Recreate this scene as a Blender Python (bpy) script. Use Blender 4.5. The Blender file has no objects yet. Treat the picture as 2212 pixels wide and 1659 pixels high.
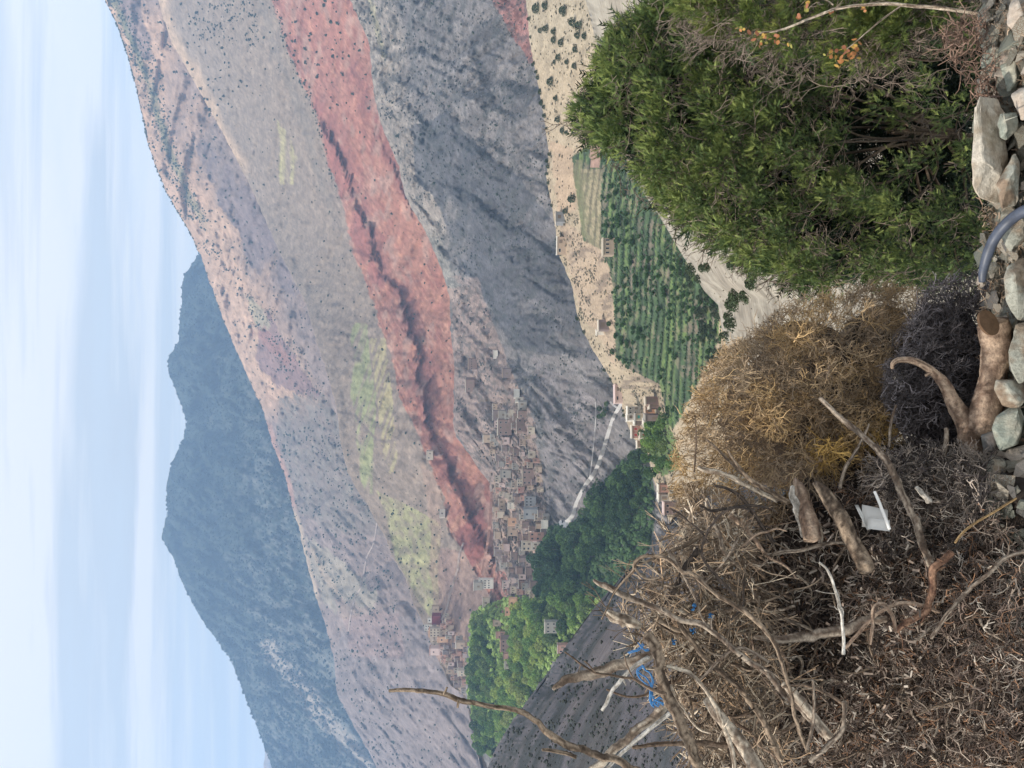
import bpy, math, random
import numpy as np
from mathutils import Vector, Matrix

random.seed(7)
RNG = np.random.default_rng(11)
S = bpy.context.scene
C = S.collection
R = math.radians

# ------------------------------------------------------------------ camera
CAMZ = 1.6
K = 0.687 / 1106.0            # tangent per reference pixel; the photograph is held on its side
cam = bpy.data.cameras.new("camera")
cam.sensor_width = 36.0
cam.lens = 18.0 / 0.687
cam.clip_start = 0.05
cam.clip_end = 30000
camo = bpy.data.objects.new("camera", cam)
C.objects.link(camo)
camo.matrix_world = Matrix(((0, 1, 0, 0), (0, 0, -1, 0), (-1, 0, 0, CAMZ), (0, 0, 0, 1)))
S.camera = camo

# ------------------------------------------------------------------ light
SUN_EL, SUN_AZ = 48.0, 250.0       # azimuth clockwise from +y (view direction)
sd = Vector((math.sin(R(SUN_AZ)) * math.cos(R(SUN_EL)), math.cos(R(SUN_AZ)) * math.cos(R(SUN_EL)), math.sin(R(SUN_EL))))
sl = bpy.data.lights.new("sun", 'SUN')
sl.energy = 4.8
sl.angle = R(1.5)
sl.color = (1.0, 0.93, 0.83)
so = bpy.data.objects.new("sun", sl)
so.rotation_euler = (-sd).to_track_quat('-Z', 'Y').to_euler()
C.objects.link(so)

W = bpy.data.worlds.new("World")
S.world = W
W.use_nodes = True
nt = W.node_tree
nt.nodes.clear()
def N(t, **kw):
    n = nt.nodes.new(t)
    for k, v in kw.items():
        setattr(n, k, v)
    return n
L = nt.links.new
out = N('ShaderNodeOutputWorld')
bg = N('ShaderNodeBackground'); bg.inputs['Strength'].default_value = 0.1
sky = N('ShaderNodeTexSky', sky_type='NISHITA', sun_disc=False, sun_elevation=R(SUN_EL), sun_rotation=R(SUN_AZ))
sky.altitude = 1200; sky.dust_density = 2.0
tc = N('ShaderNodeTexCoord')
sep = N('ShaderNodeSeparateXYZ'); L(tc.outputs['Generated'], sep.inputs[0])
zc = N('ShaderNodeMath', operation='MAXIMUM'); L(sep.outputs['Z'], zc.inputs[0]); zc.inputs[1].default_value = 0.06
dv = N('ShaderNodeMath', operation='DIVIDE'); L(sep.outputs['X'], dv.inputs[0]); L(zc.outputs[0], dv.inputs[1])
dw = N('ShaderNodeMath', operation='DIVIDE'); L(sep.outputs['Y'], dw.inputs[0]); L(zc.outputs[0], dw.inputs[1])
cx_ = N('ShaderNodeCombineXYZ'); L(dv.outputs[0], cx_.inputs[0]); L(dw.outputs[0], cx_.inputs[1])
mp = N('ShaderNodeMapping'); mp.inputs['Scale'].default_value = (0.5, 4.6, 1.0); mp.inputs['Rotation'].default_value = (0, 0, 0.03)
L(cx_.outputs[0], mp.inputs[0])
n1 = N('ShaderNodeTexNoise'); n1.inputs['Scale'].default_value = 1.0; n1.inputs['Detail'].default_value = 5; n1.inputs['Roughness'].default_value = 0.58; n1.inputs['Distortion'].default_value = 0.35
L(mp.outputs[0], n1.inputs['Vector'])
mp2 = N('ShaderNodeMapping'); mp2.inputs['Scale'].default_value = (1.4, 3.6, 1.0); mp2.inputs['Location'].default_value = (4.1, 1.3, 2.2)
L(cx_.outputs[0], mp2.inputs[0])
n2 = N('ShaderNodeTexNoise'); n2.inputs['Scale'].default_value = 1.6; n2.inputs['Detail'].default_value = 6
L(mp2.outputs[0], n2.inputs['Vector'])
rz = N('ShaderNodeMapRange'); rz.inputs['From Min'].default_value = 0.30; rz.inputs['From Max'].default_value = 0.46
L(sep.outputs['Z'], rz.inputs['Value'])
def mth(op, a, b=None, clamp=False):
    m = N('ShaderNodeMath', operation=op); m.use_clamp = clamp
    for i, v in enumerate((a, b)):
        if v is None: continue
        if isinstance(v, (int, float)): m.inputs[i].default_value = v
        else: L(v, m.inputs[i])
    return m.outputs[0]
cov = mth('ADD', mth('MULTIPLY', rz.outputs[0], 0.75), mth('MULTIPLY', mth('SUBTRACT', n1.outputs['Fac'], 0.45), 1.8), True)
cov = mth('ADD', cov, mth('MULTIPLY', mth('SUBTRACT', n2.outputs['Fac'], 0.46), 1.3), True)
cr = N('ShaderNodeValToRGB')
cr.color_ramp.elements[0].position = 0.42; cr.color_ramp.elements[0].color = (7.9, 8.2, 8.5, 1)
cr.color_ramp.elements[1].position = 0.56; cr.color_ramp.elements[1].color = (11.9, 11.5, 11.0, 1)
L(n1.outputs['Fac'], cr.inputs[0])
mx = N('ShaderNodeMix', data_type='RGBA')
lift = N('ShaderNodeMix', data_type='RGBA'); lift.inputs['Factor'].default_value = 0.88
L(sky.outputs[0], lift.inputs[6]); lift.inputs[7].default_value = (9.6, 10.5, 11.1, 1)
L(cov, mx.inputs['Factor']); L(lift.outputs[2], mx.inputs[6]); L(cr.outputs[0], mx.inputs[7])
L(mx.outputs[2], bg.inputs['Color'])
L(bg.outputs[0], out.inputs['Surface'])

S.view_settings.view_transform = 'Standard'
S.view_settings.look = 'None'
S.view_settings.gamma = 1
S.view_settings.use_curve_mapping = False
S.view_settings.exposure = -0.03
S.render.engine = 'CYCLES'
S.cycles.max_bounces = 6
S.cycles.diffuse_bounces = 3
S.cycles.volume_bounces = 1
S.cycles.transparent_max_bounces = 6

# ------------------------------------------------------------------ helpers
def at(X, Y, D):
    return np.stack([D * K * (829.5 - Y), D + 0 * X, CAMZ + D * K * (1106.0 - X)], -1)
def P(X, Y, D):
    return Vector((D * K * (829.5 - Y), D, CAMZ + D * K * (1106.0 - X)))

TAB = np.random.default_rng(5).random((256, 256)).astype(np.float32)
def vn(x, y, s=0):
    x = np.asarray(x, float) + s * 17.31; y = np.asarray(y, float) + s * 9.77
    xi = np.floor(x).astype(int); yi = np.floor(y).astype(int)
    fx = x - xi; fy = y - yi
    fx = fx * fx * (3 - 2 * fx); fy = fy * fy * (3 - 2 * fy)
    a = TAB[xi & 255, yi & 255]; b = TAB[(xi + 1) & 255, yi & 255]
    c = TAB[xi & 255, (yi + 1) & 255]; d = TAB[(xi + 1) & 255, (yi + 1) & 255]
    return (a * (1 - fx) + b * fx) * (1 - fy) + (c * (1 - fx) + d * fx) * fy
def fbm(x, y, s=0, o=5, g=0.5):
    r = 0; a = 1; t = 0
    for i in range(o):
        r = r + a * vn(x, y, s + i * 3); t += a; a *= g; x = x * 2.03; y = y * 2.03
    return r / t
def ridged(x, y, s=0, o=4):
    r = 0; a = 1; t = 0
    for i in range(o):
        r = r + a * (1 - np.abs(2 * vn(x, y, s + i * 3) - 1)); t += a; a *= 0.5; x = x * 2.1; y = y * 2.1
    return r / t
def sm(a, b, x):
    t = np.clip((x - a) / (b - a), 0, 1)
    return t * t * (3 - 2 * t)
def inpoly(X, Y, poly):
    X = np.asarray(X, float); Y = np.asarray(Y, float)
    ins = np.zeros(np.broadcast(X, Y).shape, bool)
    n = len(poly)
    for i in range(n):
        x1, y1 = poly[i]; x2, y2 = poly[(i + 1) % n]
        if y1 == y2: continue
        ins ^= ((y1 > Y) != (y2 > Y)) & (X < (x2 - x1) * (Y - y1) / (y2 - y1) + x1)
    return ins
def dline(X, Y, pts):
    """distance to a polyline (reference pixels), signed by side"""
    best = np.full(X.shape, 1e9); sg = np.zeros(X.shape)
    for (x1, y1), (x2, y2) in zip(pts[:-1], pts[1:]):
        dx, dy = x2 - x1, y2 - y1
        t = np.clip(((X - x1) * dx + (Y - y1) * dy) / (dx * dx + dy * dy), 0, 1)
        px = X - x1 - t * dx; py = Y - y1 - t * dy
        d = np.hypot(px, py); m = d < best
        best = np.where(m, d, best); sg = np.where(m, np.sign(dy * (X - x1) - dx * (Y - y1)), sg)
    return best, sg
def mixc(c, col, m):
    m = np.clip(m, 0, 1)[..., None]
    return c * (1 - m) + np.asarray(col) * m
def curve(pts):
    p = sorted(pts, key=lambda q: q[1])
    ys = [q[1] for q in p]; xs = [q[0] for q in p]
    return lambda Y: np.interp(Y, ys, xs)

def mesh_np(name, v, f, cols=None, smooth=True):
    v = np.ascontiguousarray(v, np.float32).reshape(-1, 3)
    f = np.ascontiguousarray(f, np.int32)
    me = bpy.data.meshes.new(name)
    k = f.shape[1]
    me.vertices.add(len(v)); me.vertices.foreach_set('co', v.ravel())
    me.loops.add(f.size); me.loops.foreach_set('vertex_index', f.ravel())
    me.polygons.add(len(f))
    me.polygons.foreach_set('loop_start', np.arange(0, f.size, k, dtype=np.int32))
    me.polygons.foreach_set('use_smooth', np.full(len(f), smooth, bool))
    if cols is not None:
        a = me.color_attributes.new('Col', 'FLOAT_COLOR', 'POINT')
        cc = np.ones((len(v), 4), np.float32); cc[:, :3] = np.asarray(cols, np.float32).reshape(-1, 3)
        a.data.foreach_set('color', cc.ravel())
    me.update(calc_edges=True)
    return me
def link(name, me, mat=None, parent=None, **props):
    o = bpy.data.objects.new(name, me)
    if mat is not None and me is not None and len(me.materials) == 0:
        me.materials.append(mat)
    C.objects.link(o)
    if parent is not None: o.parent = parent
    for k, v in props.items():
        if v is not None: o[k] = v
    return o
def empty(name, loc, label, cat, group=None, rz=0.0):
    o = bpy.data.objects.new(name, None)
    o.location = loc; o.rotation_euler = (0, 0, rz); o.empty_display_size = 0.3
    C.objects.link(o)
    o['label'] = label; o['category'] = cat
    if group: o['group'] = group
    return o

def mat(name, base=None, var=0.25, scale=4.0, bump=0.3, dist=0.02, rough=0.9, second=None, stretch=(1, 1, 1), fine=None, spec=0.25, trans=None):
    m = bpy.data.materials.new(name); m.use_nodes = True
    t = m.node_tree; n = t.nodes; b = n['Principled BSDF']
    b.inputs['Roughness'].default_value = rough
    b.inputs['Specular IOR Level'].default_value = spec
    co = n.new('ShaderNodeTexCoord')
    mpn = n.new('ShaderNodeMapping'); mpn.inputs['Scale'].default_value = stretch
    t.links.new(co.outputs['Object'], mpn.inputs[0])
    no = n.new('ShaderNodeTexNoise'); no.inputs['Scale'].default_value = scale; no.inputs['Detail'].default_value = 9; no.inputs['Roughness'].default_value = 0.74
    t.links.new(mpn.outputs[0], no.inputs['Vector'])
    if base is None:
        at_ = n.new('ShaderNodeAttribute'); at_.attribute_name = 'Col'
        src = at_.outputs['Color']
    else:
        rg = n.new('ShaderNodeRGB'); rg.outputs[0].default_value = (*base, 1); src = rg.outputs[0]
    if second is not None:
        n3 = n.new('ShaderNodeTexNoise'); n3.inputs['Scale'].default_value = scale * 0.35; n3.inputs['Detail'].default_value = 5
        t.links.new(mpn.outputs[0], n3.inputs['Vector'])
        r3 = n.new('ShaderNodeValToRGB'); r3.color_ramp.elements[0].position = 0.45; r3.color_ramp.elements[1].position = 0.62
        t.links.new(n3.outputs['Fac'], r3.inputs[0])
        m3 = n.new('ShaderNodeMix'); m3.data_type = 'RGBA'
        t.links.new(r3.outputs[0], m3.inputs['Factor']); t.links.new(src, m3.inputs[6]); m3.inputs[7].default_value = (*second, 1)
        src = m3.outputs[2]
    mr = n.new('ShaderNodeMapRange'); mr.inputs['From Min'].default_value = 0.3; mr.inputs['From Max'].default_value = 0.7
    mr.inputs['To Min'].default_value = 1 - var; mr.inputs['To Max'].default_value = 1 + var
    t.links.new(no.outputs['Fac'], mr.inputs['Value'])
    vm = n.new('ShaderNodeVectorMath'); vm.operation = 'SCALE'
    t.links.new(src, vm.inputs[0]); t.links.new(mr.outputs[0], vm.inputs['Scale'])
    t.links.new(vm.outputs[0], b.inputs['Base Color'])
    if bump:
        bp = n.new('ShaderNodeBump'); bp.inputs['Strength'].default_value = bump; bp.inputs['Distance'].default_value = dist
        t.links.new(no.outputs['Fac'], bp.inputs['Height']); t.links.new(bp.outputs[0], b.inputs['Normal'])
    if trans:
        tr = n.new('ShaderNodeBsdfTranslucent'); ms = n.new('ShaderNodeMixShader'); ms.inputs[0].default_value = trans
        t.links.new(vm.outputs[0], tr.inputs[0]); t.links.new(b.outputs[0], ms.inputs[1]); t.links.new(tr.outputs[0], ms.inputs[2])
        t.links.new(ms.outputs[0], n['Material Output'].inputs['Surface'])
    return m

# ------------------------------------------------------------------ terrain sheets
def smooth_curve(pts, w=110):
    c = curve(pts); y = np.arange(-400, 2300, 5.0); v = c(y)
    k = np.exp(-.5 * (np.arange(-60, 61) * 5.0 / w) ** 2); k /= k.sum()
    v = np.convolve(np.pad(v, 60, 'edge'), k, 'valid')
    return lambda Y: np.interp(Y, y, v)
class Sheet:
    """a hillside: its crest and its foot are surveyed lines, the slope between is a plane roughened by gullies"""
    def __init__(s, ridge, base, dr, db, gul=(60, 0.35), amp=0.03, seed=0):
        s.r = curve(ridge); s.b = curve(base); s.dr = smooth_curve(dr); s.db = smooth_curve(db)
        s.gs, s.sl = gul; s.amp = amp; s.seed = seed; s.extra = None
    def depth(s, X, Y):
        r, b = s.r(Y), s.b(Y)
        t = np.clip((X - r) / (b - r), 0, 1)
        D = 1 / ((1 - t) / s.dr(Y) + t / s.db(Y))
        wx = D * K * (829.5 - Y); wz = D * K * (1106 - X)
        g = ridged((wx + s.sl * wz) / s.gs, wz / (s.gs * 3.2), s.seed) + 0.35 * ridged((wx - 0.2 * wz) / (s.gs * 0.3), wz / (s.gs * 0.7), s.seed + 5, 3)
        w = sm(0, 0.08, t) * 0.85 + 0.15
        wp = s.gs * .5 * fbm(wx / (s.gs * .6), wz / (s.gs * .6), s.seed + 13, 3)
        g2 = ridged((wx + .3 * s.sl * wz + wp) / (s.gs * .11), (wz - wp) / (s.gs * .16), s.seed + 11, 4)
        D = D * (1 + s.amp * 1.35 * (g - 0.75) * w + s.amp * .17 * (g2 - .7))
        if s.extra is not None:
            D = D * (1 + s.extra(X, Y, wx, wz))
        return D
    def build(s, name, y0, y1, ny, nt_, colf, material, wob=1.2, kind='structure', back=0.12, drop=0.33, **props):
        ny = int(ny * .64); nt_ = int(nt_ * .62)
        Y = np.linspace(y0, y1, ny)[:, None]
        t = np.linspace(0, 1, nt_)[None, :]
        r = s.r(Y) + wob * (fbm(Y / 9.0, Y * 0 + s.seed, s.seed + 9, 3) - 0.5) * 4
        b = s.b(Y)
        X = r + (b - r) * t
        Y = Y + 0 * t
        s.X0, s.Yr = X, Y
        D = s.depth(np.maximum(X, s.r(Y)), Y)
        V = at(X, Y, D)
        wx, wz = V[..., 0], V[..., 2]
        col = colf(X, Y, wx, wz, t + 0 * X)
        # far side of the crest
        bk = V[:, :1, :].copy()
        Dr = D[:, :1]
        rows = []
        for q in (1, 2):
            v = bk.copy(); v[..., 1] += Dr * back * q; v[..., 2] -= Dr * back * drop * q * q; rows.append(v)
        V = np.concatenate([rows[1], rows[0], V], 1)
        col = np.concatenate([col[:, :1], col[:, :1], col], 1)
        n, m = V.shape[:2]
        i = np.arange(n * m).reshape(n, m)
        f = np.stack([i[:-1, :-1], i[:-1, 1:], i[1:, 1:], i[1:, :-1]], -1).reshape(-1, 4)
        me = mesh_np(name, V.reshape(-1, 3), f, col.reshape(-1, 3))
        s.obj = link(name, me, material, kind=kind, **props)
        return s.obj
    def pt(s, X, Y):
        X = np.asarray(X, float); Y = np.asarray(Y, float)
        return at(X, Y, s.depth(X, Y))

M_far = mat('forest_slope', var=0.3, scale=0.05, bump=0.6, dist=8)
M_mid = mat('mountain_earth', var=0.32, scale=0.10, bump=0.7, dist=3.5)
M_scr = mat('scrub_earth', var=0.5, scale=0.22, bump=0.8, dist=2.0)
M_near = mat('dry_earth', var=0.38, scale=0.6, bump=0.7, dist=0.5)
M_close = mat('stony_soil', var=0.4, scale=9.0, bump=0.8, dist=0.05)

# far peak in the gap, then the forested mountain
sh0 = Sheet([(596, 1480), (583, 1560), (574, 1610), (570, 1650), (572, 1700), (600, 1850)], [(900, 1480), (900, 1850)], [(5200, 0), (5200, 2000)], [(4700, 0), (4700, 2000)], (180, .3), .03, 21)
sh0.build('distant_mountain', 1480, 1850, 60, 40, lambda X, Y, wx, wz, t: mixc(np.zeros(X.shape + (3,)), (0.40, 0.34, 0.31), 1 + 0 * X), M_far)

farR = [(429, 549), (413, 575), (399, 594), (394, 618), (394, 656), (389, 687), (387, 736), (375, 757), (363, 781), (368, 812), (382, 847), (396, 885), (403, 913), (399, 941), (389, 965), (373, 1000), (363, 1031), (361, 1069), (362, 1104), (356, 1135), (349, 1161), (375, 1204), (394, 1257), (417, 1305), (448, 1354), (476, 1392), (500, 1427), (517, 1468), (535, 1517), (555, 1566), (573, 1614), (589, 1659), (640, 1850), (500, 380)]
sh1 = Sheet(farR, [(860, 300), (860, 1000), (1000, 1850)], [(3900, 300), (3700, 1161), (3300, 1850)], [(2900, 0), (2500, 1850)], (190, .5), .07, 3)
band1 = [(580, 1400), (620, 1450), (665, 1500), (690, 1545), (720, 1570), (760, 1610), (800, 1659), (860, 1740)]
def col_far(X, Y, wx, wz, t):
    n = fbm(wx / 160, wz / 160, 4); n2 = fbm(wx / 11, wz / 11, 5, 3)
    c = mixc(np.zeros(X.shape + (3,)), (0.035, 0.052, 0.042), 1 + 0 * X)
    low = sm(430, 620, X + (n - .5) * 160)
    c = mixc(c, (0.20, 0.19, 0.165), low * sm(0.44, 0.60, n2 + 0.25 * (n - 0.5)) * 0.7)
    d, s = dline(X, Y, band1)
    c = mixc(c, (0.42, 0.34, 0.26), sm(26, 4, d + (n2 - .5) * 40) * 0.9)  # sunlit ridge line painted as a tan band
    c = mixc(c, (0.33, 0.30, 0.24), sm(20, 4, np.abs(X - (660 + (Y - 1350) * .55)) + (n2 - .5) * 60) * sm(1330, 1380, Y) * sm(1500, 1440, Y) * .6)
    return c
sh1.build('forested_mountain', 380, 1850, 640, 210, col_far, M_far, wob=1.6)

hillR = [(215, -60), (226, 0), (250, 45), (267, 94), (278, 128), (295, 191), (306, 243), (319, 306), (337, 361), (358, 413), (378, 448), (399, 483), (417, 514), (427, 542), (434, 549), (448, 594), (465, 642), (486, 698), (510, 757), (542, 826), (569, 889), (590, 965), (611, 1017), (621, 1049), (635, 1111), (646, 1140), (656, 1187), (677, 1271), (705, 1354), (722, 1430), (728, 1500), (768, 1576), (782, 1597), (814, 1659), (880, 1850)]
sh2 = Sheet(hillR, [(800, -60), (800, 700), (900, 1000), (1150, 1200), (1150, 1850)], [(1900, -60), (2300, 500), (2500, 1000), (2100, 1300), (1900, 1850)], [(1350, -60), (1500, 700), (1500, 1000), (1150, 1200), (950, 1850)], (120, .75), .055, 7)
greenA = [(245, 0), (262, 40), (285, 90), (315, 160), (335, 230), (360, 310), (385, 370), (410, 430), (450, 500)]
def col_hill(X, Y, wx, wz, t):
    n = fbm(wx / 90, wz / 90, 14); n2 = fbm(wx / 14, wz / 14, 15, 3); r = X - sh2.r(Y)
    g = ridged((wx + .75 * wz) / 45, wz / 160, 31)
    Xw = X + (n - .5) * 36; Yw = Y + (n2 - .5) * 24
    c = mixc(np.zeros(X.shape + (3,)), (0.225, 0.20, 0.19), 1 + 0 * X)
    c = mixc(c, (0.40, 0.31, 0.235), sm(150, 40, r + (n - .5) * 120) * sm(930, 860, Y))
    c = mixc(c, (0.42, 0.33, 0.25), inpoly(Xw, Yw, [(400, 430), (430, 540), (560, 830), (600, 830), (560, 700), (520, 600), (480, 450)]) * .85)
    c = mixc(c, (0.19, 0.165, 0.17), inpoly(Xw, Yw, [(258, -20), (262, 40), (300, 130), (330, 130), (310, 40), (300, -20)]) * .75)
    c = mixc(c, (0.17, 0.155, 0.165), inpoly(Xw, Yw, [(410, 290), (440, 300), (530, 390), (600, 520), (640, 640), (560, 600), (470, 430)]) * sm(.35, .6, g) * .9)
    c = mixc(c, (0.20, 0.145, 0.15), inpoly(Xw, Yw, [(550, 690), (575, 680), (640, 790), (690, 860), (600, 840), (555, 780)]) * .85)
    c = mixc(c, (0.30, 0.17, 0.15), inpoly(Xw, Yw, [(545, 720), (560, 700), (630, 780), (610, 790), (565, 740)]) * .55)
    c = mixc(c, (0.175, 0.175, 0.16), inpoly(Xw, Yw, [(590, 860), (700, 850), (760, 1010), (840, 1160), (700, 1150), (640, 1090), (600, 960)]) * (.45 + .5 * sm(.4, .6, n2)))
    c = mixc(c, (0.36, 0.24, 0.20), sm(14, 5, r + (n2 - .5) * 6) * sm(900, 930, Y) * sm(1110, 1080, Y) * .9)
    c = mixc(c, (0.42, 0.38, 0.30), sm(11, 4, r + (n2 - .5) * 6) * sm(1095, 1115, Y) * sm(1320, 1280, Y))
    c = mixc(c, (0.30, 0.305, 0.25), inpoly(Xw, Yw, [(665, 1160), (700, 1180), (760, 1230), (830, 1290), (800, 1330), (740, 1330), (700, 1300)]) * .75)
    c = mixc(c, (0.36, 0.32, 0.25), sm(9, 3, dline(X, Y, [(676, 1190), (700, 1240), (740, 1300), (745, 1350)])[0]) * .7)
    c = mixc(c, (0.215, 0.205, 0.21), inpoly(Xw, Yw, [(740, 1340), (1040, 1320), (1200, 1700), (800, 1900), (700, 1500)]) * .8)
    c = mixc(c, (0.26, 0.20, 0.19), inpoly(Xw, Yw, [(730, 1290), (860, 1330), (880, 1420), (760, 1420)]) * .5)
    c = mixc(c, (0.15, 0.18, 0.10), sm(12, 2, dline(X, Y, greenA)[0] + (n2 - .5) * 16) * sm(520, 430, Y) * .8)
    c = mixc(c, (0.33, 0.35, 0.25), inpoly(Xw, Yw, [(525, 640), (545, 650), (580, 700), (575, 715), (540, 690)]) * .7)
    c = mixc(c, c * .60, sm(.55, .68, fbm(wx / 10 + wz / 16, wz / 10, 18, 4)) * .65)
    c = mixc(c, c * 1.3, sm(.56, .68, fbm(wx / 22 + 7, wz / 13, 19, 4)) * .6)
    return c * (0.80 + 0.40 * n2[..., None]) * (0.82 + .3 * g[..., None]) * np.array([1.14, .95, .85])
sh2.build('eroded_hillside', -60, 1850, 760, 230, col_hill, M_mid, wob=1.4)

spurR = [(325, -60), (350, 30), (372, 94), (410, 160), (455, 240), (498, 320), (521, 365), (545, 410), (575, 480), (611, 562), (632, 600), (660, 653), (680, 729), (705, 799), (726, 878), (736, 958), (750, 1017), (768, 1052), (793, 1090), (811, 1125), (828, 1152), (852, 1211), (876, 1250), (894, 1305), (921, 1361), (939, 1413), (956, 1444), (973, 1482), (1001, 1500), (1012, 1534), (1025, 1604), (1039, 1659), (1070, 1850)]
greyR = [(748, -60), (756, 0), (796, 87), (807, 194), (817, 250), (841, 312), (862, 361), (873, 417), (895, 460), (921, 503), (940, 549), (956, 587), (972, 646), (973, 715), (981, 774), (979, 924), (990, 950), (1015, 983), (1057, 1045), (1063, 1125), (1072, 1243), (1050, 1300), (1020, 1340), (1008, 1400), (1005, 1500), (1035, 1600), (1052, 1659), (1090, 1850)]
spurD = [(float(sh2.depth(np.array(x), np.array(y))) * (0.985 if y < 420 else 0.985 - min(.27, (y - 420) * .0006)), y) for x, y in spurR]
sh3 = Sheet(spurR, [(x + 55, y) for x, y in greyR], spurD, [(1080, -60), (1120, 300), (1150, 600), (1080, 900), (950, 1100), (900, 1300), (880, 1850)], (95, .9), .022, 12)
redU = [(590, 0), (614, 87), (642, 156), (680, 243), (712, 364), (736, 434), (768, 555), (800, 635), (827, 715), (852, 799), (866, 861), (907, 948), (935, 1011), (963, 1104), (970, 1152), (1001, 1187), (1025, 1232)]
redPoly = [(560, -80)] + redU + [(1062, 1290), (1080, 1360), (1091, 1430), (1112, 1435), (1112, 1290), (1180, 1200), (1180, 900), (1050, 300), (960, -80)]
scarp = [(690, 232), (715, 290), (742, 350), (762, 410), (790, 470), (812, 530), (826, 600), (862, 618), (876, 660), (893, 720), (915, 775), (912, 820), (925, 870), (935, 930), (962, 985), (985, 1040), (1008, 1085), (1030, 1130), (1045, 1175)]
scarp2 = [(765, 150), (800, 240), (822, 300), (850, 360), (872, 412)]
def scarp_rel(X, Y, wx, wz):
    n = fbm(wx / 18, wz / 18, 44, 4)
    j = (n - .5) * 30 + (ridged((wx + 1.3 * wz) / 9, wz / 60, 46, 3) - .6) * 34
    o = 0; on = .6 + .6 * sm(.36, .6, fbm(Y / 42, X / 60, 47, 3))
    for ln, w, a in ((scarp, 9, .017), (scarp2, 6, .010)):
        d, s = dline(X + j, Y + j, ln)
        sd_ = d * s
        o = o + a * on * (sm(-w, 3, sd_) - 1) * sm(-120, -20, sd_)
    m = inpoly(X, Y, redPoly)
    rid = ridged((wx + 1.2 * wz) / 16, wz / 60, 61, 4)
    left = sm(960, 1060, Y)
    return o * sm(232, 300, Y) + m * (.006 + .012 * left) * (rid - .6)
sh3.extra = scarp_rel
def col_spur(X, Y, wx, wz, t):
    n = fbm(wx / 60, wz / 60, 24); n2 = fbm(wx / 9, wz / 9, 25, 3); n3 = fbm(wx / 30, wz / 30, 27)
    st = vn(wx / 90, (wz + wx * .35) / 3.6, 71); r = X - sh3.r(Y)
    g = ridged((wx + 1.0 * wz) / 26, wz / 120, 51)
    Xw = X + (n - .5) * 26; Yw = Y + (n3 - .5) * 30
    c = mixc(np.zeros(X.shape + (3,)), (0.25, 0.225, 0.195), 1 + 0 * X)
    c = mixc(c, (0.45, 0.365, 0.27), sm(34, 6, r + (n - .5) * 34) * sm(400, 330, Y) * .9)
    c = mixc(c, (0.225, 0.195, 0.185), sm(110, 250, r + (n - .5) * 60) * sm(300, 500, Y) * .6)
    c = mixc(c, (0.27, 0.235, 0.20), sm(620, 760, Y) * .6)
    c = mixc(c, (0.19, 0.185, 0.17), sm(14, 4, np.abs(dline(X, Y, redU)[0] - 26 + (n2 - .5) * 22)) * sm(560, 400, Y) * .5)
    fld = inpoly(Xw, Yw, [(597, 268), (622, 290), (645, 345), (636, 402), (606, 402), (601, 330)])
    c = mixc(c, (0.40, 0.41, 0.23), fld * sm(.3, .65, st) * .95)
    f2 = inpoly(Xw, Yw, [(758, 700), (790, 700), (812, 850), (812, 960), (802, 1070), (780, 1050), (766, 900)])
    c = mixc(c, (0.28, 0.335, 0.17), f2 * sm(.38, .6, n3 * .6 + st * .5) * .85)
    f3 = inpoly(Xw * .5 + X * .5, Y, [(800, 730), (835, 730), (848, 880), (860, 1010), (835, 1030), (818, 900)])
    c = mixc(c, (0.42, 0.41, 0.23), f3 * sm(.45, .62, st + .3 * (n3 - .5)) * .8)
    f4 = inpoly(Xw, Y, [(812, 1060), (865, 1085), (950, 1130), (962, 1300), (935, 1345), (895, 1290), (850, 1190)])
    c = mixc(c, (0.33, 0.36, 0.19), f4 * (.35 + .6 * sm(.38, .6, n2)) * .85)
    c = mixc(c, (0.33, 0.25, 0.205), inpoly(Xw, Yw, [(905, 1000), (950, 1040), (960, 1330), (935, 1330), (930, 1150)]) * .55)
    c = mixc(c, (0.31, 0.235, 0.205), inpoly(Xw, Yw, [(955, 1180), (1040, 1200), (1060, 1300), (1030, 1500), (940, 1420), (950, 1300)]) * .85)
    c = mixc(c, (0.22, 0.17, 0.16), inpoly(Xw, Yw, [(955, 1190), (975, 1190), (1010, 1330), (990, 1360)]) * .6)
    c = mixc(c, (0.17, 0.15, 0.14), sm(4, 1.5, dline(X, Y, [(727, 888), (745, 893), (765, 895), (780, 915), (800, 935), (812, 950), (835, 955), (860, 948)])[0] + (n2 - .5) * 3) * .8)
    rj = (n2 - .5) * 14 + (n3 - .5) * 22
    red = inpoly(X + rj, Y + rj, redPoly)
    rc = mixc(np.zeros(X.shape + (3,)), (0.37, 0.20, 0.155), 1 + 0 * X)
    rc = mixc(rc, (0.45, 0.285, 0.225), sm(.45, .7, n) * .8)
    rc = mixc(rc, (0.33, 0.165, 0.14), sm(420, 250, Y) * .6)
    stt = vn((wx + 1.3 * wz) / 70, (wz - .55 * wx) / 3.0, 73); fl = ridged((wx + 1.6 * wz) / 9, wz / 40, 75, 3)
    rc = mixc(rc, (0.25, 0.105, 0.085), sm(.5, .72, stt) * .7 * sm(.38, .55, n3))
    rc = mixc(rc, (0.20, 0.085, 0.075), sm(.60, .72, vn((wx + 1.2 * wz) / 24, (wz - .8 * wx) / 2.2, 74)) * .6 * sm(.45, .6, n))
    rc = mixc(rc, (0.56, 0.33, 0.23), sm(.72, .9, fl) * .35)
    rc = mixc(rc, (0.25, 0.115, 0.10), sm(.52, .62, fbm(wx / 11 + wz / 16, wz / 5, 79, 4)) * .45)
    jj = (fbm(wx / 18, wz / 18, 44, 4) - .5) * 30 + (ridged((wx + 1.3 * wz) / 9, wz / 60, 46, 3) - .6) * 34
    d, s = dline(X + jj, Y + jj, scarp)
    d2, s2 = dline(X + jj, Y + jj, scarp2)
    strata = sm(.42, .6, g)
    up = (s < 0)
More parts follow.
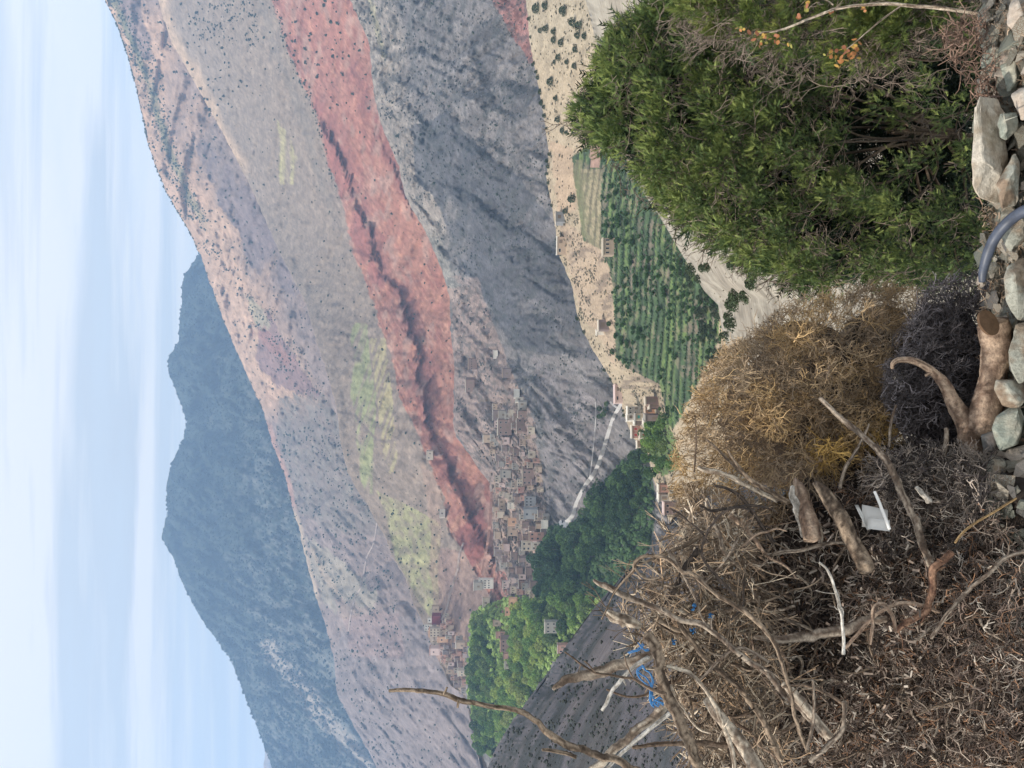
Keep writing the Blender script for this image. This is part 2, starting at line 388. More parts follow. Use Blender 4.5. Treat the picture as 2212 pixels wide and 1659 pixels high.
    lay = vn((wx + 1.0 * wz) / 50, (wz - .9 * wx) / 5.5, 78)
    rc = mixc(rc, (0.24, 0.105, 0.095), sm(42, 10, np.minimum(d, d2 * 1.6)) * sm(.40, .55, lay * .6 + strata * .35) * .7)  # dark band along the scarps paints cliff shadow together with maroon strata
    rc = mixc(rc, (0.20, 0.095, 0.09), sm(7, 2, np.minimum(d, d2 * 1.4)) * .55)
    rc = mixc(rc, (0.36, 0.27, 0.235), sm(.55, .68, fbm(wx / 24 + 3, wz / 16, 52, 4)) * .6)
    rc = mixc(rc, (0.29, 0.125, 0.11), inpoly(Xw, Yw, [(690, 230), (760, 400), (800, 560), (840, 620), (800, 620), (750, 500), (705, 330)]) * strata * .8)
    rc = mixc(rc, (0.24, 0.10, 0.09), inpoly(Xw, Yw, [(965, 1110), (1050, 1080), (1052, 1180), (1030, 1240), (1000, 1190)]) * sm(.45, .6, g) * .9)
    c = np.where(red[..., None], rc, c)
    c = mixc(c, c * .62, sm(.56, .70, fbm(wx / 6, wz / 6, 29, 3)) * .6)
    c = mixc(c, c * 1.28, sm(.56, .68, fbm(wx / 13 + 7, wz / 8, 30, 4)) * .6)
    return c * (0.82 + 0.36 * n2[..., None]) * np.array([1.10, .95, .85])
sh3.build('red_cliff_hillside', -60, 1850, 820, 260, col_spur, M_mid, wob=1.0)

nearR = [(1128, -60), (1140, 35), (1143, 87), (1157, 156), (1168, 210), (1178, 271), (1185, 330), (1180, 382), (1199, 486), (1209, 555), (1234, 611), (1248, 688), (1275, 747), (1303, 792), (1338, 851), (1348, 896), (1369, 948), (1397, 972), (1411, 1035), (1428, 1080), (1446, 1125), (1490, 1180), (1560, 1250), (1640, 1400)]
sh4 = Sheet(greyR, [(1230, -60), (1300, 300), (1350, 700), (1460, 950), (1500, 1150), (1480, 1400), (1400, 1850)], [(1020, -60), (1050, 300), (1080, 600), (980, 900), (820, 1100), (820, 1300), (840, 1850)], [(620, -60), (560, 300), (540, 700), (480, 950), (430, 1150), (430, 1850)], (52, -1.1), .075, 17)
groves = [(1018, 1330), (1012, 1500), (1040, 1600), (1065, 1640), (1110, 1560), (1150, 1505), (1205, 1420), (1230, 1385), (1270, 1335), (1320, 1285), (1400, 1200), (1415, 1090), (1405, 985), (1386, 962), (1345, 1000), (1288, 1066), (1248, 1130), (1190, 1140), (1162, 1200), (1152, 1290), (1105, 1290), (1060, 1300)]
def col_scrub(X, Y, wx, wz, t):
    n = fbm(wx / 55, wz / 55, 34); n2 = fbm(wx / 5, wz / 5, 35, 3); n3 = fbm(wx / 22, wz / 22, 37, 4)
    g = ridged((wx - 1.1 * wz) / 34, wz / 120, 81)
    Xw = X + (n - .5) * 40; Yw = Y + (n3 - .5) * 40; r = X - sh4.r(Y)
    c = mixc(np.zeros(X.shape + (3,)), (0.22, 0.215, 0.205), 1 + 0 * X)
    c = mixc(c, (0.37, 0.34, 0.285), sm(95, 35, r + (n - .5) * 70) * sm(560, 480, Y) * .85)
    c = mixc(c, (0.33, 0.33, 0.27), sm(40, 15, r + (n - .5) * 20) * sm(480, 520, Y) * sm(700, 640, Y) * .6)
    dk = inpoly(Xw, Yw, [(880, 280), (960, 240), (1060, 330), (1210, 480), (1240, 620), (1310, 780), (1240, 760), (1120, 760), (1020, 620), (960, 480), (900, 390)])
    c = mixc(c, (0.10, 0.108, 0.118), dk * (.25 + .75 * sm(.35, .6, g * .6 + n3 * .5)) * .85)
    c = mixc(c, (0.12, 0.125, 0.13), inpoly(Xw, Yw, [(1000, 80), (1060, 60), (1150, 190), (1160, 330), (1100, 300), (1030, 180)]) * sm(.4, .55, n3) * .6)
    c = mixc(c, (0.38, 0.37, 0.24), sm(8, 3, dline(X, Y, [(795, -40), (802, 10), (812, 50), (822, 90), (830, 120)])[0] + (n2 - .5) * 8) * .8)
    c = mixc(c, (0.34, 0.175, 0.15), inpoly(X + (n2 - .5) * 16, Yw, [(1005, -80), (1058, 0), (1090, 60), (1120, 100), (1150, 135), (1190, 160), (1190, -80)]) * .9)
    c = mixc(c, (0.35, 0.275, 0.23), inpoly(Xw, Yw, [(975, 620), (1030, 640), (1090, 760), (1150, 930), (1180, 1100), (1165, 1300), (1040, 1300), (1050, 1050), (970, 900)]) * .8)
    c = mixc(c, (0.33, 0.26, 0.22), inpoly(Xw, Yw, [(985, 600), (1020, 600), (1070, 720), (1040, 720)]) * .5)
    c = mixc(c, (0.47, 0.36, 0.28), inpoly(Xw, Y, [(1058, 1040), (1100, 1060), (1150, 1130), (1165, 1200), (1100, 1210), (1060, 1130)]) * .8)
    c = mixc(c, (0.10, 0.10, 0.11), inpoly(Xw, Yw, [(1095, 1200), (1150, 1200), (1155, 1290), (1100, 1290)]) * .5)
    c = mixc(c, (0.255, 0.24, 0.235), inpoly(Xw, Yw, [(1150, 760), (1280, 850), (1340, 870), (1250, 1100), (1180, 1110)]) * .55)
    gr = inpoly(X + (n3 - .5) * 20, Y + (n3 - .5) * 20, groves)
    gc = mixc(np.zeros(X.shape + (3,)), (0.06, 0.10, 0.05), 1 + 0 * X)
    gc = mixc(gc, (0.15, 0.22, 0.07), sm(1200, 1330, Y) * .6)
    gc = mixc(gc, (0.12, 0.12, 0.115), inpoly(Xw, Yw, [(1330, 940), (1400, 960), (1420, 1100), (1360, 1210), (1330, 1200), (1370, 1060)]) * .8)
    c = np.where(gr[..., None], gc, c)
    sp = inpoly(Xw, Yw, [(1046, 1250), (1090, 1230), (1100, 1300), (1110, 1440), (1088, 1430), (1072, 1350)])
    c = mixc(c, (0.36, 0.185, 0.15), sp * .95)
    c = mixc(c, c * 1.45, sm(.52, .66, fbm((wx - .6 * wz) / 9 + 2 * n3, wz / 10 + 3 * n, 38, 5)) * .6 * (1 - gr))
    c = mixc(c, c * .55, sm(.52, .64, fbm((wx - .5 * wz) / 11 + 5 + 2 * n, wz / 11 + 3 * n3, 39, 5)) * .6 * (1 - gr))
    sp_ = sm(.54, .62, n2) * (1 - gr)
    c = mixc(c, (0.07, 0.08, 0.075), sp_ * .6)
    return c * (0.82 + 0.36 * n2[..., None]) * np.array([.93, .85, .84])
def terr(X, Y, wx, wz):
    return .004 * (fbm(wx / 6, wz / 6, 91, 3) - .5)
sh4.extra = terr
sh4.build('scrub_hillside', -60, 1850, 900, 330, col_scrub, M_scr, wob=1.2)

# near valley side with its stepped terraces
sh5 = Sheet(nearR, [(1640, -60), (1640, 500), (1700, 900), (1800, 1200), (1900, 1400)], [(430, -60), (440, 300), (450, 560), (440, 800), (400, 950), (380, 1180), (370, 1400)], [(215, -60), (215, 500), (200, 900), (180, 1400)], (40, .3), .012, 23)
terrPoly = [(1300, 290), (1235, 340), (1245, 420), (1258, 520), (1300, 540), (1322, 600), (1328, 700), (1330, 770), (1365, 800), (1425, 830), (1440, 900), (1455, 930), (1510, 820), (1552, 740), (1556, 650), (1510, 600), (1465, 532), (1400, 420), (1370, 380), (1330, 300)]
def trow(X, Y):
    return X + 22 * fbm(Y / 95, X / 150, 77, 3) + 9 * fbm(X / 26, Y / 300, 70, 2) + (Y - 600) * .05
def steps(X, Y, wx, wz):
    m = inpoly(X, Y, terrPoly) * 1.0
    ph = trow(X, Y) / 13.0
    fr = ph - np.floor(ph)
    return m * .011 * (sm(0, .75, fr) - fr) 
sh5.extra = steps
def col_near(X, Y, wx, wz, t):
    n = fbm(wx / 16, wz / 16, 54); n2 = fbm(wx / 1.6, wz / 1.6, 55, 3); n3 = fbm(wx / 5, wz / 5, 57, 4)
    Xw = X + (n3 - .5) * 24; Yw = Y + (n - .5) * 30
    c = mixc(np.zeros(X.shape + (3,)), (0.42, 0.355, 0.265), 1 + 0 * X)
    c = mixc(c, (0.42, 0.375, 0.295), sm(180, 40, Yw) * .8)
    c = mixc(c, c * .7, sm(.52, .66, fbm(wx / 3, wz / 2, 59, 4)) * .6)
    c = mixc(c, (0.44, 0.33, 0.245), inpoly(Xw, Yw, [(1190, 300), (1240, 320), (1245, 450), (1205, 460)]) * .7)
    c = mixc(c, (0.43, 0.34, 0.26), inpoly(Xw, Yw, [(1205, 470), (1330, 540), (1330, 790), (1240, 640)]) * .8)
    c = mixc(c, (0.16, 0.13, 0.11), inpoly(X, Y, [(1205, 470), (1330, 540), (1340, 850), (1360, 900), (1430, 900), (1430, 820), (1330, 760), (1240, 610)]) * sm(.50, .62, n2 * .6 + n3 * .4) * .75)
    row = trow(X, Y)
    ph = row / 13.0; fr = ph - np.floor(ph); idx = np.floor(ph)
    rr = vn(idx * 3.7, Y / 130 + idx, 83); r2 = vn(idx * 5.1 + 9, Y / 60 + idx, 84)
    tp = inpoly(Xw * .3 + X * .7, Y, terrPoly)
    g = mixc(np.zeros(X.shape + (3,)), (0.075, 0.125, 0.065), 1 + 0 * X)
    g = mixc(g, (0.19, 0.165, 0.14), sm(.55, .68, r2) * .8)
    g = mixc(g, (0.14, 0.215, 0.075), sm(.52, .66, rr) * .8)
    g = mixc(g, (0.05, 0.075, 0.045), sm(.46, .6, fbm(Y / 14, X / 12, 97, 4)) * .6)
    g = mixc(g, (0.22, 0.19, 0.15), sm(.58, .66, fbm(Y / 16 + 3, X / 12, 98, 3)) * .6)
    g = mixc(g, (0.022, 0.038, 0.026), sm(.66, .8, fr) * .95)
    g = mixc(g, (0.17, 0.25, 0.09), sm(.12, .03, np.abs(fr - .12)) * sm(.4, .6, vn(idx * 2.1, Y / 90, 88)) * .7)
    lt = inpoly(X, Y, [(1255, 365), (1299, 365), (1299, 600), (1275, 600), (1262, 480)])
    lc = mixc(np.zeros(X.shape + (3,)), (0.30, 0.27, 0.19), 1 + 0 * X)
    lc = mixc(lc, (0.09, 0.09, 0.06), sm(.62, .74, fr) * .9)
    lc = mixc(lc, (0.14, 0.15, 0.09), sm(.48, .6, fbm(Y / 9, X / 6, 94, 3)) * .6)
    lc = mixc(lc, (0.15, 0.14, 0.10), sm(.68, .8, fr * 1.0) * .8)
    g = np.where(lt[..., None], lc, g)
    g = mixc(g, (0.19, 0.19, 0.12), inpoly(Xw, Y, [(1238, 345), (1256, 345), (1264, 480), (1270, 520), (1250, 510), (1242, 440)]) * .7)
    c = np.where(tp[..., None], g, c)
    c = mixc(c, (0.10, 0.18, 0.06), inpoly(Xw, Yw, [(1400, 905), (1450, 900), (1470, 1010), (1425, 1030), (1395, 960)]) * .9)
    c = mixc(c, (0.38, 0.26, 0.22), inpoly(X, Y, [(1272, 290), (1298, 290), (1296, 362), (1276, 362)]))
    return c * (0.78 + 0.40 * n2[..., None]) * np.array([.98, .92, .84])
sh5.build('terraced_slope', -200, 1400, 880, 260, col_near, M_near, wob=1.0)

sh6 = Sheet([(1250, -60), (1290, 100), (1330, 250), (1367, 378), (1396, 419), (1464, 532), (1509, 607), (1548, 645), (1562, 720), (1600, 850), (1660, 1000), (1720, 1180), (1800, 1300)], [(2330, -60), (2330, 1400)], [(175, -60), (170, 1400)], [(5.2, -60), (5.2, 1400)], (9, .3), .02, 29)
def col_n2(X, Y, wx, wz, t):
    wz = sh6.depth(X, Y) * .45
    n = fbm(wx / 6, wz / 6, 64); n2 = fbm(wx / .6, wz / .6, 65, 3)
    c = mixc(np.zeros(X.shape + (3,)), (0.39, 0.35, 0.285), 1 + 0 * X)
    c = mixc(c, (0.29, 0.25, 0.20), sm(.45, .65, n) * .6)
    c = mixc(c, (0.20, 0.175, 0.14), sm(.56, .66, fbm(wx / 1.5, wz / 1.1, 68, 4)) * .6)
    return c * (0.8 + 0.4 * n2[..., None])
sh6.build('pale_stony_slope', -600, 1300, 520, 240, col_n2, M_near, wob=1.5)

sh7 = Sheet([(1600, 1040), (1500, 1090), (1440, 1140), (1390, 1215), (1355, 1250), (1310, 1291), (1268, 1340), (1227, 1388), (1199, 1430), (1171, 1482), (1143, 1510), (1105, 1562), (1078, 1604), (1051, 1659), (940, 1850)], [(2330, 1000), (2330, 1850)], [(300, 1000), (270, 1850)], [(5.2, 1000), (5.2, 1850)], (22, .5), .03, 37)
def col_shade(X, Y, wx, wz, t):
    wz = sh7.depth(X, Y) * .5
    n = fbm(wx / 14, wz / 14, 74); n2 = fbm(wx / 1.7, wz / 1.7, 75, 3)
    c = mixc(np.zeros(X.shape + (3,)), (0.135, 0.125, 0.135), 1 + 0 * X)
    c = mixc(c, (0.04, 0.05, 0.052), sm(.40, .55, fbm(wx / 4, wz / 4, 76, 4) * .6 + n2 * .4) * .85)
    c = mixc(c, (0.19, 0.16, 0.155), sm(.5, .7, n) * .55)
    return c * (0.85 + 0.3 * n2[..., None])
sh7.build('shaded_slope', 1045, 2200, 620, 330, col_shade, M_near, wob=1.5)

# ------------------------------------------------------------------ haze
vmesh_v = [(x, y, z) for x in (-4200, 4600) for y in (-60, 6600) for z in (-560, 2300)]
vf = [(0, 1, 3, 2), (4, 6, 7, 5), (0, 4, 5, 1), (2, 3, 7, 6), (0, 2, 6, 4), (1, 5, 7, 3)]
hm = bpy.data.materials.new('haze'); hm.use_nodes = True
for n_ in list(hm.node_tree.nodes):
    if n_.type != 'OUTPUT_MATERIAL': hm.node_tree.nodes.remove(n_)
pv = hm.node_tree.nodes.new('ShaderNodeVolumePrincipled')
pv.inputs['Color'].default_value = (0.44, 0.67, 1.0, 1)
pv.inputs['Density'].default_value = 0.00016
hm.node_tree.links.new(pv.outputs[0], hm.node_tree.nodes['Material Output'].inputs['Volume'])
link('haze', mesh_np('haze', np.array(vmesh_v), np.array(vf), smooth=False), hm, kind='stuff')

# ------------------------------------------------------------------ roads and paths
M_road = mat('gravel_road', (0.55, 0.52, 0.49), var=.12, scale=.3, bump=.2, dist=.3)
M_path = mat('dirt_track', (0.46, 0.37, 0.32), var=.12, scale=.3, bump=.2, dist=.3)
M_pathred = mat('red_dirt_track', (0.52, 0.30, 0.24), var=.12, scale=.3, bump=.2, dist=.3)
def resample(pts, step):
    pts = np.asarray(pts, float)
    n = len(pts)
    out_ = []
    for i in range(n - 1):
        p0 = pts[max(i - 1, 0)]; p1 = pts[i]; p2 = pts[i + 1]; p3 = pts[min(i + 2, n - 1)]
        m = max(1, int(np.linalg.norm((p2 - p1)[:2]) / step))
        for j in range(m):
            t = j / m
            out_.append(0.5 * ((2 * p1) + (-p0 + p2) * t + (2 * p0 - 5 * p1 + 4 * p2 - p3) * t * t + (-p0 + 3 * p1 - 3 * p2 + p3) * t ** 3))
    out_.append(pts[-1])
    return np.array(out_)
def ribbon(name, sh, pts, w, m):
    q = resample([(a[0], a[1], (a[2] if len(a) > 2 else w) * 1.3) for a in pts], 3)
    tg = np.gradient(q[:, :2], axis=0); tg /= np.linalg.norm(tg, axis=1)[:, None] + 1e-9
    nr = np.stack([-tg[:, 1], tg[:, 0]], 1)
    rows = []
    for s_ in (-1, -.33, .33, 1):
        e = q[:, :2] + nr * (q[:, 2:3] * .5 * s_)
        D = sh.depth(q[:, 0], q[:, 1]) * .9955
        rows.append(at(e[:, 0], e[:, 1], D))
    V = np.stack(rows, 1); n, k = V.shape[:2]
    i = np.arange(n * k).reshape(n, k)
    f = np.stack([i[:-1, :-1], i[:-1, 1:], i[1:, 1:], i[1:, :-1]], -1).reshape(-1, 4)
    link(name, mesh_np(name, V, f), m, kind='structure')
ribbon('gravel_road', sh4, [(1342, 872, 6), (1335, 884, 6), (1324, 905, 6), (1314, 935, 6), (1301, 980, 7), (1286, 1018, 7), (1264, 1050, 7), (1246, 1088, 8), (1238, 1115, 9), (1222, 1132, 13), (1208, 1126, 16)], 7, M_road)
ribbon('gravel_road', sh4, [(1338, 884), (1326, 876), (1318, 868)], 3, M_road)
ribbon('footpath', sh4, [(1286, 868), (1287, 900), (1284, 940), (1278, 1000), (1272, 1040)], 1.6, M_road)
ribbon('dirt_track', sh4, [(1062, 1062, 4), (1059, 1120, 5), (1052, 1180, 4), (1045, 1215, 4), (1040, 1243, 3)], 4, M_pathred)
ribbon('dirt_track', sh3, [(1001, 1172, 3), (992, 1198, 3), (988, 1230, 3), (982, 1250, 3), (972, 1285, 3), (964, 1315, 3), (954, 1340, 4)], 3, M_path)
ribbon('footpath', sh3, [(982, 1250), (990, 1228)], 2, M_path)
ribbon('footpath', sh2, [(814, 1130), (806, 1175), (792, 1205), (780, 1265), (768, 1290), (758, 1325), (752, 1365)], 2.0, M_path)
ribbon('footpath', sh2, [(1030, 1600), (1034, 1640), (1040, 1700)], 2.0, M_path)

# ------------------------------------------------------------------ shrubs and trees of the hillsides
M_shrub = mat('juniper_scrub', var=.35, scale=.5, bump=0)
M_leaf = mat('foliage', var=.3, scale=.35, bump=0, trans=.42)
M_bark = mat('bark', (0.13, 0.10, 0.08), var=.3, scale=3, bump=.4, dist=.05)
t_ = (1 + 5 ** .5) / 2
ICO = np.array([(-1, t_, 0), (1, t_, 0), (-1, -t_, 0), (1, -t_, 0), (0, -1, t_), (0, 1, t_), (0, -1, -t_), (0, 1, -t_), (t_, 0, -1), (t_, 0, 1), (-t_, 0, -1), (-t_, 0, 1)]) / np.hypot(1, t_)
ICF = np.array([(0, 11, 5), (0, 5, 1), (0, 1, 7), (0, 7, 10), (0, 10, 11), (1, 5, 9), (5, 11, 4), (11, 10, 2), (10, 7, 6), (7, 1, 8), (3, 9, 4), (3, 4, 2), (3, 2, 6), (3, 6, 8), (3, 8, 9), (4, 9, 5), (2, 4, 11), (6, 2, 10), (8, 6, 7), (9, 8, 1)])
def blobs(cent, rad, col, rng, zs=.85):
    n = len(cent)
    j = 1 + (rng.random((n, 12, 1)) - .5) * .75
    V = cent[:, None, :] + ICO[None] * j * rad[:, None, None] * np.array([1, 1, zs]) * (1 + (rng.random((n, 1, 3)) - .5) * .4)
    F = ICF[None] + (np.arange(n) * 12)[:, None, None]
    cc = np.repeat(col[:, None, :], 12, 1) * (.75 + .5 * rng.random((n, 12, 1)))
    return V.reshape(-1, 3), F.reshape(-1, 3), cc.reshape(-1, 3)
def pick(n, box, wfun, rng):
    x0, x1, y0, y1 = box; X = []; Y = []
    got = 0
    for _ in range(60):
        x = rng.uniform(x0, x1, 4000); y = rng.uniform(y0, y1, 4000)
        k = rng.random(4000) < wfun(x, y)
        X.append(x[k]); Y.append(y[k]); got += k.sum()
        if got >= n: break
    return np.concatenate(X)[:n], np.concatenate(Y)[:n]
def cols(n, base, rng, v=.25):
    return np.asarray(base) * (1 + (rng.random((n, 1)) - .5) * 2 * v)
def stuff_blobs(name, sh, X, Y, rpx, base, seed, zs=.85, m=None):
    rng = np.random.default_rng(seed)
    p = sh.pt(X, Y); D = p[:, 1]
    r = rpx * K * D * (.35 + 1.15 * rng.random(len(X)) ** 2.2)
    p = p + np.array([0, 0, 1]) * r[:, None] * .45
    V, F, cc = blobs(p, r, cols(len(X), base, rng), rng, zs)
    return link(name, mesh_np(name, V, F, cc, smooth=False), m or M_shrub, kind='stuff')
rg = np.random.default_rng(91)
# forest of the far mountain
x, y = pick(9500, (345, 830, 520, 1700), lambda x, y: ((x > sh1.r(y) - 1) & (x < sh2.r(y) + 8)) * np.clip(1.15 - fbm(x / 60, y / 60, 3) * .9, .1, 1) * np.where(x - sh1.r(y) < 150, 1, .55), rg)
stuff_blobs('mountain_forest', sh1, x, y, 2.6, (0.04, 0.058, 0.045), 1)
yy = np.linspace(520, 1665, 520) + rg.uniform(-1, 1, 520)
stuff_blobs('crest_forest', sh1, sh1.r(yy) + .6, yy, 1.7, (0.04, 0.06, 0.045), 2)
yy = np.concatenate([np.linspace(0, 545, 230), rg.uniform(545, 1100, 60)]) + rg.uniform(-1, 1, 290)
stuff_blobs('crest_scrub', sh2, sh2.r(yy) + .8, yy, 2.0, (0.06, 0.085, 0.05), 3)
def w_hill(x, y):
    ok = (x > sh2.r(y)) & (x < np.maximum(sh3.r(y), sh2.r(y)) + 2)
    d, _ = dline(x, y, greenA)
    n = fbm(x / 25, y / 25, 41)
    w = .07 + .9 * (d < 16) * (y < 480) + .5 * (x - sh2.r(y) < 60) * (n > .45) * (y < 560)
    w = w + .5 * inpoly(x, y, [(395, 480), (480, 560), (620, 700), (700, 850), (640, 860), (520, 640)]) * (n > .48) + .3 * (y > 900) * (x < 860) * (n > .5)
    return np.clip(w, 0, 1) * ok
x, y = pick(3600, (230, 1040, -40, 1690), w_hill, rg)
stuff_blobs('hillside_scrub', sh2, x, y, 1.9, (0.065, 0.085, 0.055), 4)
def w_spur(x, y):
    ok = (x > sh3.r(y)) & (x < sh4.r(y))
    d, _ = dline(x, y, redU)
    n = fbm(x / 20, y / 20, 43)
    w = .035 + .8 * (np.abs(d) < 5) * (y < 430) + .45 * inpoly(x, y, [(380, -40), (560, -40), (560, 110), (450, 120), (400, 40)]) * (n > .5)
    w = w + .10 * (y > 1080) * (x > 820) * (x < 960)
    return np.clip(w, 0, 1) * ok
x, y = pick(1500, (340, 1060, -40, 1640), w_spur, rg)
stuff_blobs('spur_scrub', sh3, x, y, 1.9, (0.06, 0.08, 0.055), 5)
def w_scr(x, y):
    ok = (x > sh4.r(y) + 3) & (x < sh5.r(y) + 4) & ~inpoly(x, y, groves) & (y < 1180)
    n = fbm(x / 30, y / 30, 45)
    return ok * np.clip((n - .38) * 2.6, .08, 1)
x, y = pick(5000, (750, 1440, -40, 1200), w_scr, rg)
stuff_blobs('scrub_cover', sh4, x, y, 1.9, (0.085, 0.095, 0.085), 6, .7)
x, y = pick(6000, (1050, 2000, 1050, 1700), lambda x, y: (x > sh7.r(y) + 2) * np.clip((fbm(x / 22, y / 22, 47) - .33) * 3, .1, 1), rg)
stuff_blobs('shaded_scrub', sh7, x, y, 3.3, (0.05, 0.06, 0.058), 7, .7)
x, y = pick(3000, (1145, 1460, 0, 1130), lambda x, y: (x > sh5.r(y) + 3) * ~inpoly(x, y, terrPoly) * np.clip((fbm(x / 14, y / 14, 49) - .42) * 3, 0.02, 1) * np.where(y > 460, 1, .35), rg)
stuff_blobs('dry_brush', sh5, x, y, 2.3, (0.16, 0.145, 0.105), 8, .6)
x, y = pick(1500, (1300, 1900, 0, 1000), lambda x, y: (x > sh6.r(y) + 4) * .25, rg)
stuff_blobs('slope_tufts', sh6, x, y, 1.8, (0.17, 0.155, 0.11), 9, .6)

# prototypes shared by the single shrubs
def shrub_mesh(name, seed, n, base):
    rng = np.random.default_rng(seed)
    a = rng.uniform(0, 2 * np.pi, n); h = rng.random(n) ** .7; rr = np.sqrt(rng.random(n)) * .75 * (1.05 - h * .65)
    c = np.stack([rr * np.cos(a), rr * np.sin(a), h * 1.15 + .1], 1)
    V, F, cc = blobs(c, rng.uniform(.22, .42, n), cols(n, base, rng, .35), rng)
    return mesh_np(name, V, F, cc, smooth=False)
SH = [shrub_mesh('shrub', 200 + i, 16, (0.055, 0.075, 0.045)) for i in range(4)]
for m_ in SH: m_.materials.append(M_shrub)
def bush_mesh(name, seed, n, base):
    rng = np.random.default_rng(seed)
    a = rng.uniform(0, 2 * np.pi, n); h = rng.random(n) ** .8; rr = np.sqrt(rng.uniform(.1, 1, n)) * np.sqrt(np.clip(1.05 - h * h, 0, 1)) * (1 + .25 * np.sin(a * 3 + seed) + .15 * np.sin(a * 7 + h * 8))
    c = np.stack([rr * np.cos(a), rr * np.sin(a), h * 1.35 + .05], 1)
    d1 = unit_(rng.normal(size=(n, 3))); d2 = unit_(np.cross(d1, rng.normal(size=(n, 3)))); s_ = rng.uniform(.07, .17, (n, 1))
    V = np.stack([c - d1 * s_, c - d2 * s_ * .7, c + d1 * s_, c + d2 * s_ * .7], 1).reshape(-1, 3)
    me = mesh_np(name, V, np.arange(n * 4).reshape(n, 4), np.repeat(cols(n, base, rng, .45), 4, 0), smooth=False); me.materials.append(M_shrub)
    return me
def unit_(v): return v / (np.linalg.norm(v, axis=1)[:, None] + 1e-9)
BU = [bush_mesh('bush', 240 + i, 520, (0.06, 0.085, 0.045)) for i in range(4)]
def shrub(sh, X, Y, rpx, label, group, name='hillside_shrub', cat='shrub', ms=SH):
    p = sh.pt(X, Y); D = p[1]
    o = bpy.data.objects.new(name, random.choice(ms)); C.objects.link(o)
    s_ = rpx * K * D; o.location = p; o.scale = (s_ * random.uniform(.85, 1.2), s_ * random.uniform(.85, 1.2), s_ * random.uniform(.8, 1.15))
    o.rotation_euler = (0, 0, random.uniform(0, 6.28))
    o['label'] = label; o['category'] = cat
    if group: o['group'] = group
    return o
def many(sh, n, box, wf, r0, r1, label, group, seed, **k):
    rng = np.random.default_rng(seed)
    X, Y = pick(n, box, wf, rng)
    for a, b in zip(X, Y):
        shrub(sh, float(a), float(b), rng.uniform(r0, r1), label, group, **k)
many(sh2, 60, (250, 560, 0, 560), lambda x, y: (x > sh2.r(y) + 6) * (x < sh3.r(y)) * .5, 2.8, 4.2, 'small dark juniper shrub dotted over the upper tan mountain slope', 'shrubs dotted over the upper tan slope', 301)
many(sh2, 50, (480, 760, 560, 1150), lambda x, y: (x > sh2.r(y) + 6) * (x < sh3.r(y)) * .5, 2.4, 3.6, 'small dark shrub on the cream and mauve flank below the skyline', 'shrubs on the cream and mauve flank', 302)
many(sh3, 45, (380, 590, -10, 260), lambda x, y: (x > sh3.r(y)) * .5 * (x < np.interp(y, [0, 250], [585, 520])), 2.6, 4.4, 'round dark shrub on the smooth grey slope above the red band', 'shrubs on the smooth grey slope', 303)
many(sh3, 60, (590, 800, -10, 240), lambda x, y: inpoly(x, y, redPoly) * 1., 2.8, 5.2, 'round dark green bush growing on the upper red earth band', 'bushes on the red earth band', 304)
many(sh4, 55, (800, 1150, -10, 420), lambda x, y: (x > sh4.r(y) + 8) * (x < sh5.r(y) - 8) * .5, 2.4, 4.2, 'dark bush on the grey scrub slope right of the red cliffs', 'bushes on the grey scrub slope', 305)
# olive-like bushes on the near tan slope, traced one by one
tr_ = [(1160, 18, 13, 'broad'), (1178, 12, 11, 'dense'), (1218, 22, 14, 'tall'), (1238, 48, 13, 'rounded'), (1252, 55, 12, 'wide'), (1262, 78, 9, 'small'), (1248, 76, 10, 'squat'), (1286, 44, 11, 'dark'), (1300, 62, 10, 'grey green'), (1180, 62, 10, 'leafy'), (1196, 68, 9, 'uneven'), (1166, 66, 8, 'low'), (1196, 86, 10, 'full'), (1212, 92, 10, 'spreading'), (1242, 106, 9, 'bushy'), (1206, 124, 9, 'loose'), (1224, 134, 8, 'compact'), (1240, 142, 9, 'ragged'), (1196, 134, 6, 'slim'), (1190, 176, 12, 'tall pointed'), (1200, 212, 7, 'narrow'), (1205, 258, 10, 'lone'), (1214, 282, 9, 'paired'), (1222, 286, 7, 'slight'), (1238, 430, 12, 'round isolated'), (1222, 456, 8, 'oval')]
words = ['at the top corner', 'beside the gully', 'below the red patch', 'above the terraces', 'on the bare pale ground']
for i, (a, b, r_, wd) in enumerate(tr_):
    if b < 160:
        shrub(sh5, a + 4, b, r_ * .8, 'dark green olive bush in the cluster on the pale slope above the big juniper', 'olive bushes clustered on the pale slope', name='olive_bush', cat='bush', ms=BU)
    else:
        shrub(sh5, a + 4, b, r_ * .85, {176: 'tall pointed dark bush alone on the tan slope between two clusters', 212: 'narrow dark bush just beyond the tall pointed one on the tan slope', 258: 'larger of three touching bushes midway along the tan slope', 282: 'middle bush of the touching three on the tan slope', 286: 'smallest of the three touching bushes on the tan slope', 430: 'round dark tree standing alone at the edge of the green strip', 456: 'small oval bush beside the grey block house on the crest'}[b], None, name='olive_bush', cat='bush', ms=BU)
many(sh5, 34, (1140, 1420, 20, 1040), lambda x, y: (np.abs(x - sh5.r(y) - 3) < 3) * 1., 3, 6, 'dark shrub on the crest line of the near tan slope', 'shrubs along the near crest', 306, ms=BU)
many(sh6, 26, (1500, 1640, 560, 800), lambda x, y: (x > sh6.r(y) + 2) * (fbm(x / 30, y / 30, 50) > .5) * 1., 9, 17, 'grey green bush on the pale stony slope behind the thorn bush', 'bushes on the pale stony slope', 307, ms=BU)
many(sh5, 40, (1470, 1570, 560, 790), lambda x, y: (x < sh6.r(y) + 4) * (x > sh6.r(y) - 46) * 1., 6, 10, 'dark green bush between the terraces and the pale slope', 'bushes below the terraces', 308, ms=BU)

